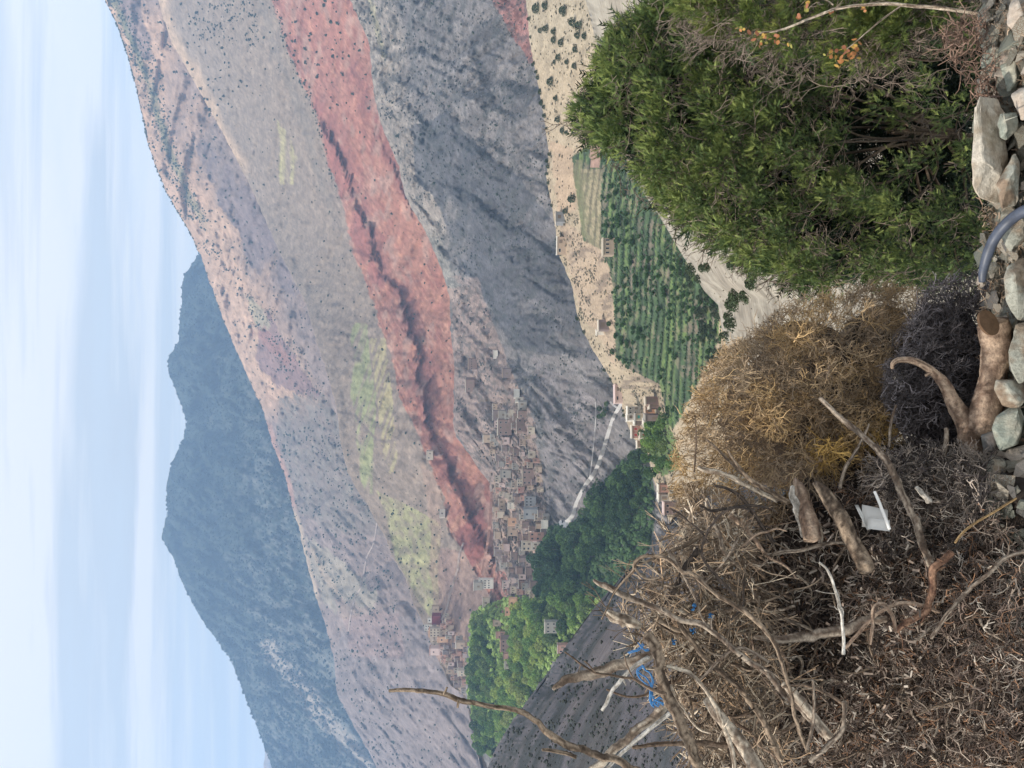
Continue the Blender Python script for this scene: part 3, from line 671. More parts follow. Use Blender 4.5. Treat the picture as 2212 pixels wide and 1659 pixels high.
# broadleaf trees
def tree_meshes(seed, base, tall=1.0):
    rng = np.random.default_rng(seed)
    # crown: leaf clumps through the volume
    n = 620
    a = rng.uniform(0, 2 * np.pi, n); h = rng.random(n)
    prof = np.sin(np.pi * np.clip(h * .92 + .06, 0, 1)) ** .6
    lob = 1 + .3 * np.sin(a * 3 + seed) * np.sin(h * 9 + seed)
    rr = np.sqrt(rng.uniform(.25, 1, n)) * prof * lob
    c = np.stack([rr * np.cos(a), rr * np.sin(a), .7 + h * 2.0 * tall], 1)
    d1 = rng.normal(size=(n, 3)); d1 /= np.linalg.norm(d1, axis=1)[:, None]
    d2 = np.cross(d1, rng.normal(size=(n, 3))); d2 /= np.linalg.norm(d2, axis=1)[:, None]
    s_ = rng.uniform(.07, .19, (n, 1))
    V = np.stack([c - d1 * s_, c - d2 * s_ * .7, c + d1 * s_, c + d2 * s_ * .7], 1).reshape(-1, 3)
    F = np.arange(n * 4).reshape(n, 4)
    cl = np.repeat(cols(n, base, rng, .4), 4, 0)
    crown = mesh_np('crown', V, F, cl, smooth=False); crown.materials.append(M_leaf)
    segs = [((0, 0, 0), (0.03, .02, 1.0), .09, .06), ((0.03, .02, 1.0), (0, 0, 1.9 * tall), .06, .02)]
    for k in range(5):
        aa = k * 1.3 + seed; z = .6 + .2 * k
        segs.append(((0.02, 0, z), (.55 * math.cos(aa), .55 * math.sin(aa), z + .55), .04, .012))
    tv, tf = prisms(np.array([q[0] for q in segs], float), np.array([q[1] for q in segs], float), np.array([q[2] for q in segs]), np.array([q[3] for q in segs]), 5)
    trunk = mesh_np('trunk', tv, tf); trunk.materials.append(M_bark)
    return crown, trunk
def prisms(p0, p1, r0, r1, k=3):
    n = len(p0)
    d = p1 - p0; d = d / (np.linalg.norm(d, axis=1)[:, None] + 1e-9)
    ref = np.where(np.abs(d[:, 2:3]) < .9, np.array([[0, 0, 1.]]), np.array([[1., 0, 0]]))
    u = np.cross(d, ref); u /= np.linalg.norm(u, axis=1)[:, None]; w = np.cross(d, u)
    an = np.arange(k) * 2 * np.pi / k
    ring = np.cos(an)[None, :, None] * u[:, None] + np.sin(an)[None, :, None] * w[:, None]
    A = p0[:, None] + ring * np.asarray(r0).reshape(-1, 1, 1); B = p1[:, None] + ring * np.asarray(r1).reshape(-1, 1, 1)
    V = np.concatenate([A, B], 1).reshape(-1, 3)
    i = np.arange(k); j = (i + 1) % k
    f = np.stack([i, j, j + k, i + k], 1)
    F = (f[None] + (np.arange(n) * 2 * k)[:, None, None]).reshape(-1, 4)
    return V, F
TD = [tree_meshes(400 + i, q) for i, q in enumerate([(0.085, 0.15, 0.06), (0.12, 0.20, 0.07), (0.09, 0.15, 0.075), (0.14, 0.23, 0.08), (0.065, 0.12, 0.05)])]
TB = [tree_meshes(420 + i, q) for i, q in enumerate([(0.36, 0.48, 0.13), (0.44, 0.52, 0.14), (0.28, 0.42, 0.12), (0.40, 0.44, 0.15), (0.20, 0.31, 0.09)])]  # sunlight on the lower grove put into leaf colour, over fresh spring green
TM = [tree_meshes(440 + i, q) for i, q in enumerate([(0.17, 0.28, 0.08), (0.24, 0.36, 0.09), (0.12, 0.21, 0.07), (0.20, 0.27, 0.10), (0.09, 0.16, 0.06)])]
TP = [tree_meshes(460 + i, (0.075, 0.15, 0.05), .7) for i in range(3)]
def tree(sh, X, Y, rpx, protos, label, group, name='broadleaf_tree', cat='tree', D=None):
    p = sh.pt(X, Y)
    cr_, tk = random.choice(protos)
    e = empty(name, p, label, cat, group, random.uniform(0, 6.28))
    s_ = rpx * K * p[1]
    e.scale = (s_, s_, s_ * random.uniform(.75, 1.1))
    a = bpy.data.objects.new('crown', cr_); b = bpy.data.objects.new('trunk', tk)
    for o in (a, b): C.objects.link(o); o.parent = e
    return e
def grove(sh, poly, step, r0, r1, protos, label, group, seed, jit=.7, **k):
    rng = np.random.default_rng(seed); xs = [q[0] for q in poly]; ys = [q[1] for q in poly]
    n = 0
    for x in np.arange(min(xs), max(xs), step):
        for y in np.arange(min(ys), max(ys), step * 1.05):
            xx = x + rng.uniform(-.5, .5) * step * jit; yy = y + rng.uniform(-.5, .5) * step * jit
            if inpoly(np.array([xx]), np.array([yy]), poly)[0]:
                tree(sh, float(xx), float(yy), rng.uniform(r0, r1), protos, label, group, **k); n += 1
    return n
cnt = 0
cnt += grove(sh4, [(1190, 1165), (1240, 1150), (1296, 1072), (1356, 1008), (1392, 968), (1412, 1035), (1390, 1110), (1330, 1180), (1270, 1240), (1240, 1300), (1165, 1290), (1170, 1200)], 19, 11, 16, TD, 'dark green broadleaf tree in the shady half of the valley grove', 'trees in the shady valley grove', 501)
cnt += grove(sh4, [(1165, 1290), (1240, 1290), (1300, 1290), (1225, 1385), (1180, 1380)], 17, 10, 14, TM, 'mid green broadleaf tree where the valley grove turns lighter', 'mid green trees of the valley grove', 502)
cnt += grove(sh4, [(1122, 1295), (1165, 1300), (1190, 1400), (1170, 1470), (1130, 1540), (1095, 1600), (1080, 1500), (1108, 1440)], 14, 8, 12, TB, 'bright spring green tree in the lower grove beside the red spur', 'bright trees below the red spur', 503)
cnt += grove(sh4, [(1035, 1330), (1060, 1320), (1068, 1400), (1085, 1500), (1075, 1610), (1050, 1640), (1035, 1560), (1022, 1420)], 13, 7, 11, TM, 'fresh green tree in the upper grove under the orange houses', 'fresh green trees of the upper grove', 504)
cnt += grove(sh5, [(1400, 905), (1450, 900), (1470, 1010), (1425, 1030), (1395, 960)], 17, 9, 13, TM, 'leafy green tree packed behind the hamlet on the spur', 'trees behind the spur hamlet', 505)
cnt += grove(sh4, [(1300, 870), (1325, 872), (1310, 905), (1292, 900)], 12, 5, 7, TD, 'dark tree above the top bend of the gravel road', 'trees above the road bend', 506)
x, y = pick(210, (1300, 1560, 300, 900), lambda x, y: inpoly(x, y, terrPoly) * (fbm(x / 40, y / 40, 53) > .42) * 1., rg)
q = trow(x, y) / 13.0; x = x + (np.floor(q) + .5 - q) * 13.0
for a, b in zip(x, y):
    tree(sh5, float(a), float(b), random.uniform(3.2, 6.8), TP, 'small orchard tree standing on the green stepped terraces', 'orchard trees on the green terraces', name='orchard_tree')

x, y = pick(4200, (1300, 1560, 300, 910), lambda x, y: inpoly(x, y, terrPoly) * (x > 1300) * np.clip(fbm(x / 20, y / 30, 48) * 2 - .5, 0, 1), rg)
q = trow(x, y) / 13.0; x = x + (np.floor(q) + rg.uniform(.6, .88, len(x)) - q) * 13.0
stuff_blobs('terrace_crops', sh5, x, y, 2.9, (0.05, 0.09, 0.042), 10, .8)
x, y = pick(1700, (1055, 1180, 860, 1300), lambda x, y: inpoly(x, y, [(1058, 870), (1140, 870), (1165, 1010), (1180, 1110), (1165, 1290), (1090, 1290), (1058, 1050)]) * 1., rg)
stuff_blobs('village_rubble', sh4, x, y, 2.6, (0.26, 0.215, 0.175), 11, .5)
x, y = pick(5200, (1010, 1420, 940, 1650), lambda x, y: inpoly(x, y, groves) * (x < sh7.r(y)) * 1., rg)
gcol = np.where((y > 1290)[:, None], (0.34, 0.45, 0.13), (0.10, 0.17, 0.065))  # lower grove undergrowth lightened in colour for the sun on it
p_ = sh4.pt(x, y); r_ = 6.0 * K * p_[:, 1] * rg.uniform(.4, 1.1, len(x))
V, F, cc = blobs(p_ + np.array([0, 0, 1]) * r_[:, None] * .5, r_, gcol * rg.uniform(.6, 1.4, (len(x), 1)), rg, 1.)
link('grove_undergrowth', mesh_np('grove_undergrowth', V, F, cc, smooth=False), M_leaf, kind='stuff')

# ------------------------------------------------------------------ houses
HC = dict(white=(.72, .67, .58), cream=(.52, .44, .34), orange=(.66, .37, .23), peach=(.72, .44, .28), salmon=(.47, .27, .21), brown=(.25, .175, .15), grey=(.34, .31, .27), mauve=(.25, .195, .18), tan=(.46, .35, .26), maroon=(.20, .05, .06), pink=(.62, .47, .42), slate=(.29, .29, .29), pale=(.64, .57, .47))  # dark brown walls: shade on the facades put into the plaster colour
HM = {k: mat('plaster_' + k, v, var=.14, scale=.6, bump=.25, dist=.1) for k, v in HC.items()}
M_win = mat('window_dark', (.03, .03, .035), var=.1, scale=1, bump=0, rough=.25, spec=.5)
M_frame = mat('window_frame', (.22, .17, .13), var=.1, scale=1, bump=0)
M_teal = mat('teal_paint', (.08, .32, .26), var=.1, scale=1, bump=0)
HM = HM
M_red = mat('red_cloth', (.45, .07, .06), var=.1, scale=1, bump=0)
def boxv(x0, x1, y0, y1, z0, z1):
    v = [(a, b, c) for a in (x0, x1) for b in (y0, y1) for c in (z0, z1)]
    f = [(0, 1, 3, 2), (4, 6, 7, 5), (0, 4, 5, 1), (2, 3, 7, 6), (0, 2, 6, 4), (1, 5, 7, 3)]
    return v, f
def boxes(name, bl, m, parent=None, **k):
    V = []; F = []
    for b in bl:
        v, f = boxv(*b); F += [tuple(i + len(V) for i in q) for q in f]; V += v
    return link(name, mesh_np(name, np.array(V), np.array(F), smooth=False), m, parent, **k)
def house(sh, X0, X1, Y0, Y1, wall, roof, win, label, group=None, name='village_house', rz=None, door=True, deep=.8, wmat=None):
    """X0 roof line, X1 foot, Y0..Y1 width"""
    Yc = (Y0 + Y1) / 2
    D = float(sh.depth(np.array(float(X1)), np.array(float(Yc)))) * .985
    w = (Y1 - Y0) * K * D; h = (X1 - X0) * K * D; d = max(w * deep, 5.0)
    e = empty(name, P(X1, Yc, D), label, 'house', group, random.uniform(-.3, .3) if rz is None else rz)
    boxes('wall', [(-w / 2, w / 2, 0, d, -3, h)], HM[wall], e)
    rt = max(.5, h * .10)
    boxes('roof', [(-w / 2 - .3, w / 2 + .3, -.35, d + .3, h + .01, h + .01 + rt * .5), (-w / 2 - .3, w / 2 + .3, -.35, .0, h + .01 + rt * .5, h + rt), (-w / 2 - .3, -w / 2, 0.0, d, h + .01 + rt * .5, h + rt), (w / 2, w / 2 + .3, 0.0, d, h + .01 + rt * .5, h + rt)], HM[roof], e)
    nc, nr = win
    if nc:
        cw = w / nc; rh = h / nr
        ww, wh = min(cw * .42, 1.9), min(rh * .42, 1.8)
        fr = pn = None
        for i in range(nc):
            for j in range(nr):
                cx = -w / 2 + cw * (i + .5); cz = rh * (j + .52)
                if door and j == 0 and i == nc // 2:
                    boxes('door', [(cx - ww * .55, cx + ww * .55, -.08, .05, 0, wh * 1.5)], M_frame, e); continue
                if fr is None:
                    b = [(-ww / 2 - .12, ww / 2 + .12, -.10, .03, -wh / 2 - .12, -wh / 2), (-ww / 2 - .12, ww / 2 + .12, -.10, .03, wh / 2, wh / 2 + .12), (-ww / 2 - .12, -ww / 2, -.10, .03, -wh / 2, wh / 2), (ww / 2, ww / 2 + .12, -.10, .03, -wh / 2, wh / 2)]
                    o = boxes('window', b, HM[roof], e); fr = o.data
                    q = boxes('pane', [(-ww / 2, ww / 2, -.06, .02, -wh / 2, wh / 2)], wmat or M_win, o); pn = q.data
                else:
                    o = link('window', fr, None, e); q = link('pane', pn, None, o)
                o.location = (cx, 0, cz)
    return e
H = house
# hamlet on the near spur
H(sh5, 1330, 1338, 830, 870, 'pink', 'pink', (2, 1), 'long low pink walled house at the tip of the near spur above the road', rz=.1)
H(sh5, 1357, 1378, 878, 895, 'grey', 'white', (2, 2), 'grey hamlet house with a broad white roof next to the road end')
H(sh5, 1356, 1366, 893, 908, 'white', 'white', (1, 1), 'low white annex beside the broad white roofed hamlet house')
H(sh5, 1374, 1386, 893, 908, 'cream', 'grey', (1, 1), 'cream hamlet house with a teal shuttered window', wmat=M_teal, door=False)
H(sh5, 1372, 1384, 910, 919, 'mauve', 'white', (1, 1), 'dark fronted little hamlet house with a white roof edge')
H(sh5, 1396, 1416, 856, 873, 'brown', 'cream', (1, 1), 'brown walled hamlet house uppermost beside the terraces')
H(sh5, 1404, 1417, 870, 882, 'brown', 'pale', (1, 1), 'small brown hamlet house under the uppermost one')
H(sh5, 1396, 1408, 880, 894, 'orange', 'tan', (1, 1), 'orange walled little house in the middle of the hamlet')
H(sh5, 1395, 1421, 897, 910, 'mauve', 'grey', (1, 1), 'wide dark grey house on the terrace side of the hamlet')
H(sh5, 1392, 1406, 908, 922, 'grey', 'pale', (3, 1), 'pale grey house with three dark openings in a row', door=False)
H(sh5, 1366, 1381, 920, 946, 'salmon', 'pale', (2, 1), 'hamlet house with a red curtained porch at the valley edge', wmat=M_red, door=False)
H(sh5, 1384, 1398, 934, 946, 'pale', 'cream', (1, 1), 'pale hamlet house with one dark red door facing the viewer', wmat=M_red, door=False)
H(sh5, 1378, 1392, 952, 966, 'tan', 'pale', (1, 1), 'small ruined tan house at the low end of the hamlet')
H(sh5, 1424, 1438, 1048, 1064, 'salmon', 'pale', (1, 1), 'reddish house with white trim alone on the spur crest')
H(sh5, 1424, 1440, 1068, 1084, 'grey', 'white', (1, 1), 'grey white house just below the reddish crest house')
H(sh5, 1436, 1462, 1086, 1112, 'brown', 'pink', (2, 2), 'red brown house half hidden behind the thorn bush tips')
# crest and terrace houses
H(sh5, 1201, 1212, 456, 480, 'slate', 'pale', (1, 1), 'grey block house on the near crest beside a round bush')
H(sh5, 1204, 1215, 512, 550, 'tan', 'white', (2, 1), 'long low house with a white roof on the near crest line')
H(sh5, 1304, 1321, 514, 550, 'tan', 'cream', (4, 1), 'tan farmhouse with four small square windows beside the green terraces', rz=0, door=False)
H(sh5, 1294, 1306, 690, 712, 'mauve', 'pale', (1, 1), 'ruined dark stone house above the middle of the terraces')
H(sh5, 1290, 1298, 715, 724, 'white', 'white', (0, 0), 'tiny white hut next to the ruined stone house')
# village on the scrub slope
H(sh4, 1012, 1026, 775, 798, 'brown', 'tan', (5, 1), 'brown house with five small windows under the red cliff', door=False)
H(sh4, 1006, 1020, 820, 847, 'brown', 'pale', (2, 1), 'long brown house with a pale roof edge under the red cliff')
H(sh4, 1086, 1098, 797, 816, 'mauve', 'tan', (1, 1), 'lone mauve house on the open slope above the village')
H(sh4, 1066, 1070, 757, 775, 'white', 'white', (0, 0), 'small white shed highest on the slope above the village')
H(sh4, 1111, 1116, 840, 858, 'white', 'white', (0, 0), 'narrow white shed with only its roof catching the light')
H(sh4, 1114, 1124, 858, 868, 'pale', 'white', (1, 1), 'small pale house stepped below the narrow white shed')
H(sh4, 1120, 1131, 868, 888, 'grey', 'white', (2, 1), 'white roofed grey house at the right edge of the village')
H(sh4, 1119, 1133, 888, 902, 'brown', 'white', (2, 1), 'brown house with a white flat roof at the village edge')
H(sh4, 1116, 1131, 904, 932, 'brown', 'pale', (3, 1), 'wide dark brown house with a long pale roof edge on the lower row')
H(sh4, 1077, 1090, 888, 904, 'grey', 'cream', (1, 1), 'grey house with a tilted pale roof in the upper village row')
H(sh4, 1065, 1076, 888, 908, 'mauve', 'white', (1, 1), 'dark house with a bright white roof line at the village top')
H(sh4, 1076, 1099, 907, 940, 'brown', 'pale', (3, 2), 'large brown house with an L shaped pale roof in the upper village')
H(sh4, 1044, 1058, 940, 957, 'tan', 'white', (1, 1), 'tan house with a tall white side wall at the cliff foot')
H(sh4, 1129, 1148, 1014, 1049, 'brown', 'cream', (3, 2), 'big red brown house between two pale roof edges')
H(sh4, 1082, 1098, 1016, 1033, 'grey', 'grey', (2, 1), 'grey concrete house with two tall openings', door=False)
H(sh4, 1118, 1128, 1036, 1050, 'cream', 'pale', (2, 2), 'cream house with four small dark windows', door=False)
H(sh4, 1118, 1127, 1052, 1064, 'salmon', 'white', (1, 1), 'small house hung with red cloth in the village middle', wmat=M_red, door=False)
H(sh4, 1134, 1151, 1074, 1094, 'slate', 'grey', (3, 2), 'grey rendered house with two even rows of three windows', door=False, rz=0)
H(sh4, 1133, 1155, 1100, 1122, 'slate', 'slate', (1, 2), 'blue grey house with a wide plain upper wall')
H(sh4, 1097, 1108, 1086, 1100, 'pale', 'white', (3, 1), 'pale house with a row of slit windows', door=False)
H(sh4, 1097, 1112, 1119, 1136, 'peach', 'tan', (1, 1), 'sunlit peach walled yard house beside the bare earth bank')
H(sh4, 1098, 1112, 1138, 1158, 'tan', 'cream', (2, 1), 'tan house closing the lower end of the earth bank')
H(sh4, 1144, 1168, 1150, 1168, 'salmon', 'tan', (2, 2), 'pinkish earth house above the dark grove')
H(sh4, 1128, 1146, 1170, 1190, 'cream', 'pale', (2, 2), 'cream house with two window rows by the burnt ground')
H(sh4, 1148, 1160, 1172, 1188, 'pale', 'white', (2, 1), 'small whitish house at the edge of the dark grove')
H(sh4, 1068, 1078, 1186, 1202, 'mauve', 'white', (1, 1), 'dark house with a vertical white wall beside the red track')
H(sh4, 1036, 1060, 1252, 1272, 'white', 'white', (4, 3), 'tall white house with a grid of windows on the red spur', rz=0, door=False)
H(sh4, 1024, 1036, 1258, 1276, 'grey', 'white', (1, 1), 'grey outbuilding attached above the tall white house')
H(sh4, 1043, 1052, 1292, 1313, 'cream', 'white', (1, 1), 'small cream house with a white gable on the red spur')
H(sh4, 1100, 1111, 1294, 1313, 'peach', 'orange', (1, 1), 'bright peach house at the foot of the red spur', door=False)
H(sh4, 1092, 1106, 1315, 1330, 'orange', 'peach', (1, 2), 'bright orange two storey house below the peach one')
H(sh4, 1066, 1076, 1341, 1353, 'tan', 'salmon', (1, 1), 'small tan house in the reddish row between the groves')
H(sh4, 1072, 1087, 1366, 1379, 'salmon', 'tan', (2, 1), 'salmon house in the middle of the row between the groves')
H(sh4, 1082, 1104, 1381, 1409, 'brown', 'salmon', (3, 2), 'long dark brown house with a salmon side wall between the groves')
H(sh4, 1088, 1104, 1413, 1424, 'salmon', 'brown', (1, 1), 'weathered salmon house under the long dark brown one')
H(sh4, 1090, 1099, 1429, 1445, 'cream', 'pale', (1, 1), 'last pale cream house at the tip of the red spur')
H(sh4, 1178, 1203, 1344, 1368, 'grey', 'pale', (3, 2), 'grey white two storey house standing alone in the grove')
H(sh4, 1205, 1219, 1394, 1412, 'salmon', 'pink', (2, 1), 'small reddish house at the grove edge by the dark slope')
H(sh4, 1170, 1177, 1124, 1142, 'white', 'white', (0, 0), 'narrow white hut above the wide end of the gravel road')
# upper left village
H(sh3, 934, 947, 1330, 1350, 'maroon', 'maroon', (0, 0), 'dark maroon roofed building at the top of the far village')
H(sh3, 928, 950, 1358, 1376, 'cream', 'orange', (3, 3), 'large cream and orange house in the far village', rz=0, door=False)
H(sh3, 946, 963, 1377, 1388, 'peach', 'peach', (1, 1), 'bright peach block beside the large cream house', door=False)
H(sh3, 929, 945, 1400, 1417, 'pink', 'salmon', (1, 1), 'square pink house on the outer edge of the far village', door=False)
H(sh3, 918, 928, 1350, 1362, 'white', 'white', (2, 2), 'small white house on the skyline edge of the far village', door=False)
H(sh3, 924, 932, 1336, 1345, 'white', 'pale', (1, 1), 'little white house uphill of the maroon roof', door=False)
H(sh3, 934, 944, 1310, 1324, 'tan', 'cream', (1, 1), 'tan house highest in the far village near the fields')
H(sh3, 950, 957, 1100, 1118, 'pale', 'white', (1, 1), 'isolated white house on the green shelf above the red cliff')
H(sh3, 922, 931, 975, 994, 'cream', 'pale', (2, 1), 'isolated cream house on the upper lip of the red cliff')
H(sh3, 985, 1000, 1388, 1402, 'tan', 'white', (1, 1), 'tan house with a pale gable wall low in the far village')
H(sh3, 990, 1006, 1448, 1462, 'cream', 'white', (2, 1), 'whitish house with two openings at the lower end of the far village', door=False)
ws = ['tan', 'salmon', 'tan', 'grey', 'cream', 'brown', 'pink', 'mauve']; rs = ['pale', 'cream', 'tan', 'white', 'pink']
def fill(sh, n, poly, label, group, seed, taken, smin=9, smax=19):
    rr_ = random.Random(seed); xs = [q[0] for q in poly]; ys = [q[1] for q in poly]; k = 0
    for _ in range(6000):
        if k >= n: break
        X = rr_.uniform(min(xs), max(xs)); Y = rr_.uniform(min(ys), max(ys))
        if not inpoly(np.array([X]), np.array([Y]), poly)[0]: continue
        w = rr_.uniform(smin, smax) * .85; h = rr_.uniform(4.5, 9)
        if any(abs(X - a) < (h + c) * .46 and abs(Y - b) < (w + d) * .46 for a, b, c, d in taken): continue
        taken.append((X, Y, h, w)); k += 1
        H(sh, X - h / 2, X + h / 2, Y - w / 2, Y + w / 2, rr_.choice(ws), rr_.choice(rs), rr_.choice([(1, 1), (2, 1), (2, 1), (0, 0), (3, 1)]), label, group)
fill(sh4, 30, [(1060, 870), (1140, 900), (1160, 1010), (1060, 1010)], 'weathered stone house in the upper half of the village on the scrub slope', 'houses of the upper village', 1, [(1123, 918, 15, 28), (1088, 923, 23, 33), (1070, 898, 10, 20), (1126, 884, 12, 34), (1090, 1024, 16, 16)])
fill(sh4, 66, [(1066, 1010), (1165, 1010), (1180, 1110), (1168, 1200), (1150, 1290), (1092, 1280), (1066, 1130)], 'earth coloured house crowded in the lower half of the village above the grove', 'houses of the lower village', 2, [(1138, 1031, 19, 35), (1090, 1024, 16, 16), (1142, 1084, 17, 20), (1144, 1111, 22, 22), (1104, 1128, 15, 17), (1105, 1148, 15, 20), (1156, 1159, 24, 18), (1137, 1180, 18, 20), (1122, 1050, 10, 28), (1102, 1093, 10, 14), (1105, 1303, 12, 20)])
fill(sh3, 42, [(938, 1392), (965, 1320), (975, 1370), (1004, 1380), (1008, 1440), (1010, 1500), (1003, 1500), (975, 1475), (955, 1430)], 'small stone house packed into the far village above the bright grove', 'houses of the far village', 3, [(955, 1382, 17, 11), (992, 1395, 15, 14), (998, 1455, 16, 14), (938, 1408, 16, 17), (939, 1367, 22, 18)], 7, 13)
# ------------------------------------------------------------------ foreground: ledge, mound
sh8 = Sheet([(1900, 940), (1800, 990), (1730, 1040), (1660, 1100), (1610, 1180), (1600, 1300), (1630, 1400), (1650, 1500), (1660, 1850)], [(2360, 900), (2360, 1850)], [(3.1, 900), (3.0, 1850)], [(2.02, 900), (1.9, 1850)], (.35, .2), .05, 51)
def lumps(X, Y, wx, wz):
    return .05 * (fbm(wx / .12, wz / .12, 95, 4) - .5)
sh8.extra = lumps
def col_mound(X, Y, wx, wz, t):
    n = fbm(wx / .25, wz / .25, 74); n2 = fbm(wx / .02, wz / .02, 75, 3)
    c = mixc(np.zeros(X.shape + (3,)), (0.04, 0.031, 0.026), 1 + 0 * X)
    c = mixc(c, (0.075, 0.055, 0.042), sm(.45, .65, n) * .7)
    return c * (0.6 + 0.8 * n2[..., None])
sh8.build('brush_mound', 960, 2200, 330, 170, col_mound, M_close, wob=6, back=.12, drop=1.6)
sh9 = Sheet([(2118, -80), (2122, 300), (2150, 560), (2120, 800), (2118, 950), (2080, 1040), (2010, 1110), (1960, 1180)], [(2370, -80), (2370, 1200)], [(2.46, -80), (2.46, 1200)], [(1.98, -80), (1.98, 1200)], (.3, .2), .03, 52)
def col_ledge(X, Y, wx, wz, t):
    n = fbm(wx / .15, X / 40, 74); n2 = fbm(wx / .012, X / 4, 75, 3)
    c = mixc(np.zeros(X.shape + (3,)), (0.16, 0.145, 0.12), 1 + 0 * X)
    c = mixc(c, (0.24, 0.25, 0.21), sm(.45, .6, n) * .7)
    return c * (0.6 + 0.8 * n2[..., None])
sh9.extra = lambda X, Y, wx, wz: .04 * (fbm(wx / .08, X / 25, 96, 4) - .5)
sh9.build('rubble_ledge', -600, 1200, 380, 60, col_ledge, M_close, wob=5, back=.12, drop=2.2)

# ------------------------------------------------------------------ stones
M_slate = mat('slate_stone', (0.35, 0.35, 0.30), var=.5, scale=55, bump=.9, dist=.012, second=(0.25, 0.20, 0.15), rough=.85)
M_slab = mat('pale_slab_stone', (0.56, 0.51, 0.43), var=.35, scale=46, bump=.9, dist=.012, second=(0.42, 0.35, 0.27), stretch=(1, 1, 1.3))
M_green = mat('green_slate', (0.285, 0.31, 0.265), var=.4, scale=48, bump=.9, dist=.012, second=(0.37, 0.355, 0.29))
M_rust = mat('rust_brown_stone', (0.22, 0.165, 0.12), var=.5, scale=48, bump=.6, dist=.012, second=(0.36, 0.36, 0.31))
M_pinkst = mat('pinkish_stone', (0.44, 0.37, 0.31), var=.4, scale=44, bump=.6, dist=.012, second=(0.32, 0.30, 0.27))
M_darkst = mat('dark_slate', (0.17, 0.17, 0.165), var=.45, scale=44, bump=.8, dist=.012, second=(0.25, 0.21, 0.18))
import bmesh
def hull(pts, bevel=.004):
    bm = bmesh.new()
    vs = [bm.verts.new(p) for p in pts]
    r = bmesh.ops.convex_hull(bm, input=vs)
    bmesh.ops.delete(bm, geom=[g for g in set(r['geom_interior'] + r['geom_unused']) if isinstance(g, bmesh.types.BMVert)], context='VERTS')
    bmesh.ops.dissolve_limit(bm, angle_limit=.12, verts=bm.verts, edges=bm.edges)
    if bevel: 
        try: bmesh.ops.bevel(bm, geom=list(bm.edges), offset=bevel, segments=1, affect='EDGES', profile=.6)
        except Exception: pass
    bmesh.ops.triangulate(bm, faces=bm.faces)
    me = bpy.data.meshes.new('stone'); bm.to_mesh(me); bm.free()
    return me
def rough_up(me, n_, amp, seed):
    bm = bmesh.new(); bm.from_mesh(me)
    for _ in range(n_):
        bmesh.ops.subdivide_edges(bm, edges=[e for e in bm.edges if e.calc_length() > .03], cuts=1, use_grid_fill=True)
    bmesh.ops.triangulate(bm, faces=bm.faces)
    rng = random.Random(seed)
    from mathutils import noise
    for v in bm.verts:
        q = v.co
        v.co = q + Vector([noise.noise(Vector((q.x * 14 + seed + k * 9, q.y * 14, q.z * 14))) for k in range(3)]) * amp * 1.2 + Vector((.25, .5, .25)) * (amp * 1.6 * (noise.cell(Vector((q.x * 16 + seed, q.z * 22 + q.x * 7, q.y * 12))) - .5)) + Vector([noise.noise(Vector((q.x * 50 + seed + k * 9, q.y * 50, q.z * 50))) for k in range(3)]) * amp * .35
    bm.to_mesh(me); bm.free()
def stone_mesh(rng, sx, sy, sz, n=9):
    pts = []
    for i in range(n):
        v = np.array([rng.uniform(-1, 1), rng.uniform(-1, 1), rng.uniform(-1, 1)]); v /= np.abs(v).max() ** .7 * np.linalg.norm(v) ** .3
        pts.append((v[0] * sx, v[1] * sy, v[2] * sz))
    return hull(pts, min(sx, sy, sz) * .05)
def stone(name, m, X, Y, D, hx, hy, dep, label, group=None, seed=0, rot=(0, 0, 0), cat='stone', pts=None, rough=1):
    """hx, hy half sizes in reference pixels (down, across)"""
    rng = np.random.default_rng(seed + 900)
    if pts is None:
        me = stone_mesh(rng, hy * K * D, dep, hx * K * D)
    else:
        me = pts
    if rough: rough_up(me, 2, min(hx, hy) * K * D * .10, seed)
    me.materials.append(m)
    o = bpy.data.objects.new(name, me); C.objects.link(o)
    o.location = P(X, Y, D); o.rotation_euler = rot
    o['label'] = label; o['category'] = cat
    if group: o['group'] = group
    return o
def poly_stone(name, m, front, D, thick, label, tilt=0.0, seed=0, bev=.006, shrink=.85):
    """block with a traced front outline and a depth of its own"""
    cx = sum(p[0] for p in front) / len(front); cy = sum(p[1] for p in front) / len(front)
    c = P(cx, cy, D); pts = []
    for X, Y in front:
        a = P(X, Y, D) - c
        pts.append(a + Vector((0, tilt * a.z, 0))); b = (P(X, Y, D + thick) - P(cx, cy, D + thick)) * shrink + P(cx, cy, D + thick) - c; pts.append(Vector((b.x, b.y + tilt * a.z, b.z)))
    rq = random.Random(seed)
    for _ in range(4):
        u_ = rq.random(); f0 = front[rq.randrange(len(front))]; f1 = front[rq.randrange(len(front))]
        X = cx + ((f0[0] - cx) * u_ + (f1[0] - cx) * (1 - u_)) * .8; Y = cy + ((f0[1] - cy) * u_ + (f1[1] - cy) * (1 - u_)) * .8
        a = P(X, Y, D) - c; pts.append(a + Vector((0, tilt * a.z - rq.uniform(.012, .04), 0)))
    me = hull(pts, bev * .5); rough_up(me, 3, .0035, seed); me.materials.append(m)
    o = bpy.data.objects.new(name, me); C.objects.link(o); o.location = c
    o['label'] = label; o['category'] = 'stone'
    return o
poly_stone('stone', M_slab, [(2108, 212), (2098, 235), (2098, 275), (2106, 330), (2104, 365), (2090, 402), (2110, 428), (2150, 440), (2176, 432), (2188, 330), (2182, 240), (2164, 208)], 2.26, .12, 'large pale tan slab with a flat face standing on the ledge under the juniper', tilt=-.35, seed=3)
poly_stone('stone', M_green, [(2152, 268), (2160, 245), (2196, 240), (2200, 280), (2176, 305), (2160, 300)], 2.21, .10, 'smooth green grey block leaning on the big pale slab', tilt=-.2, seed=4)
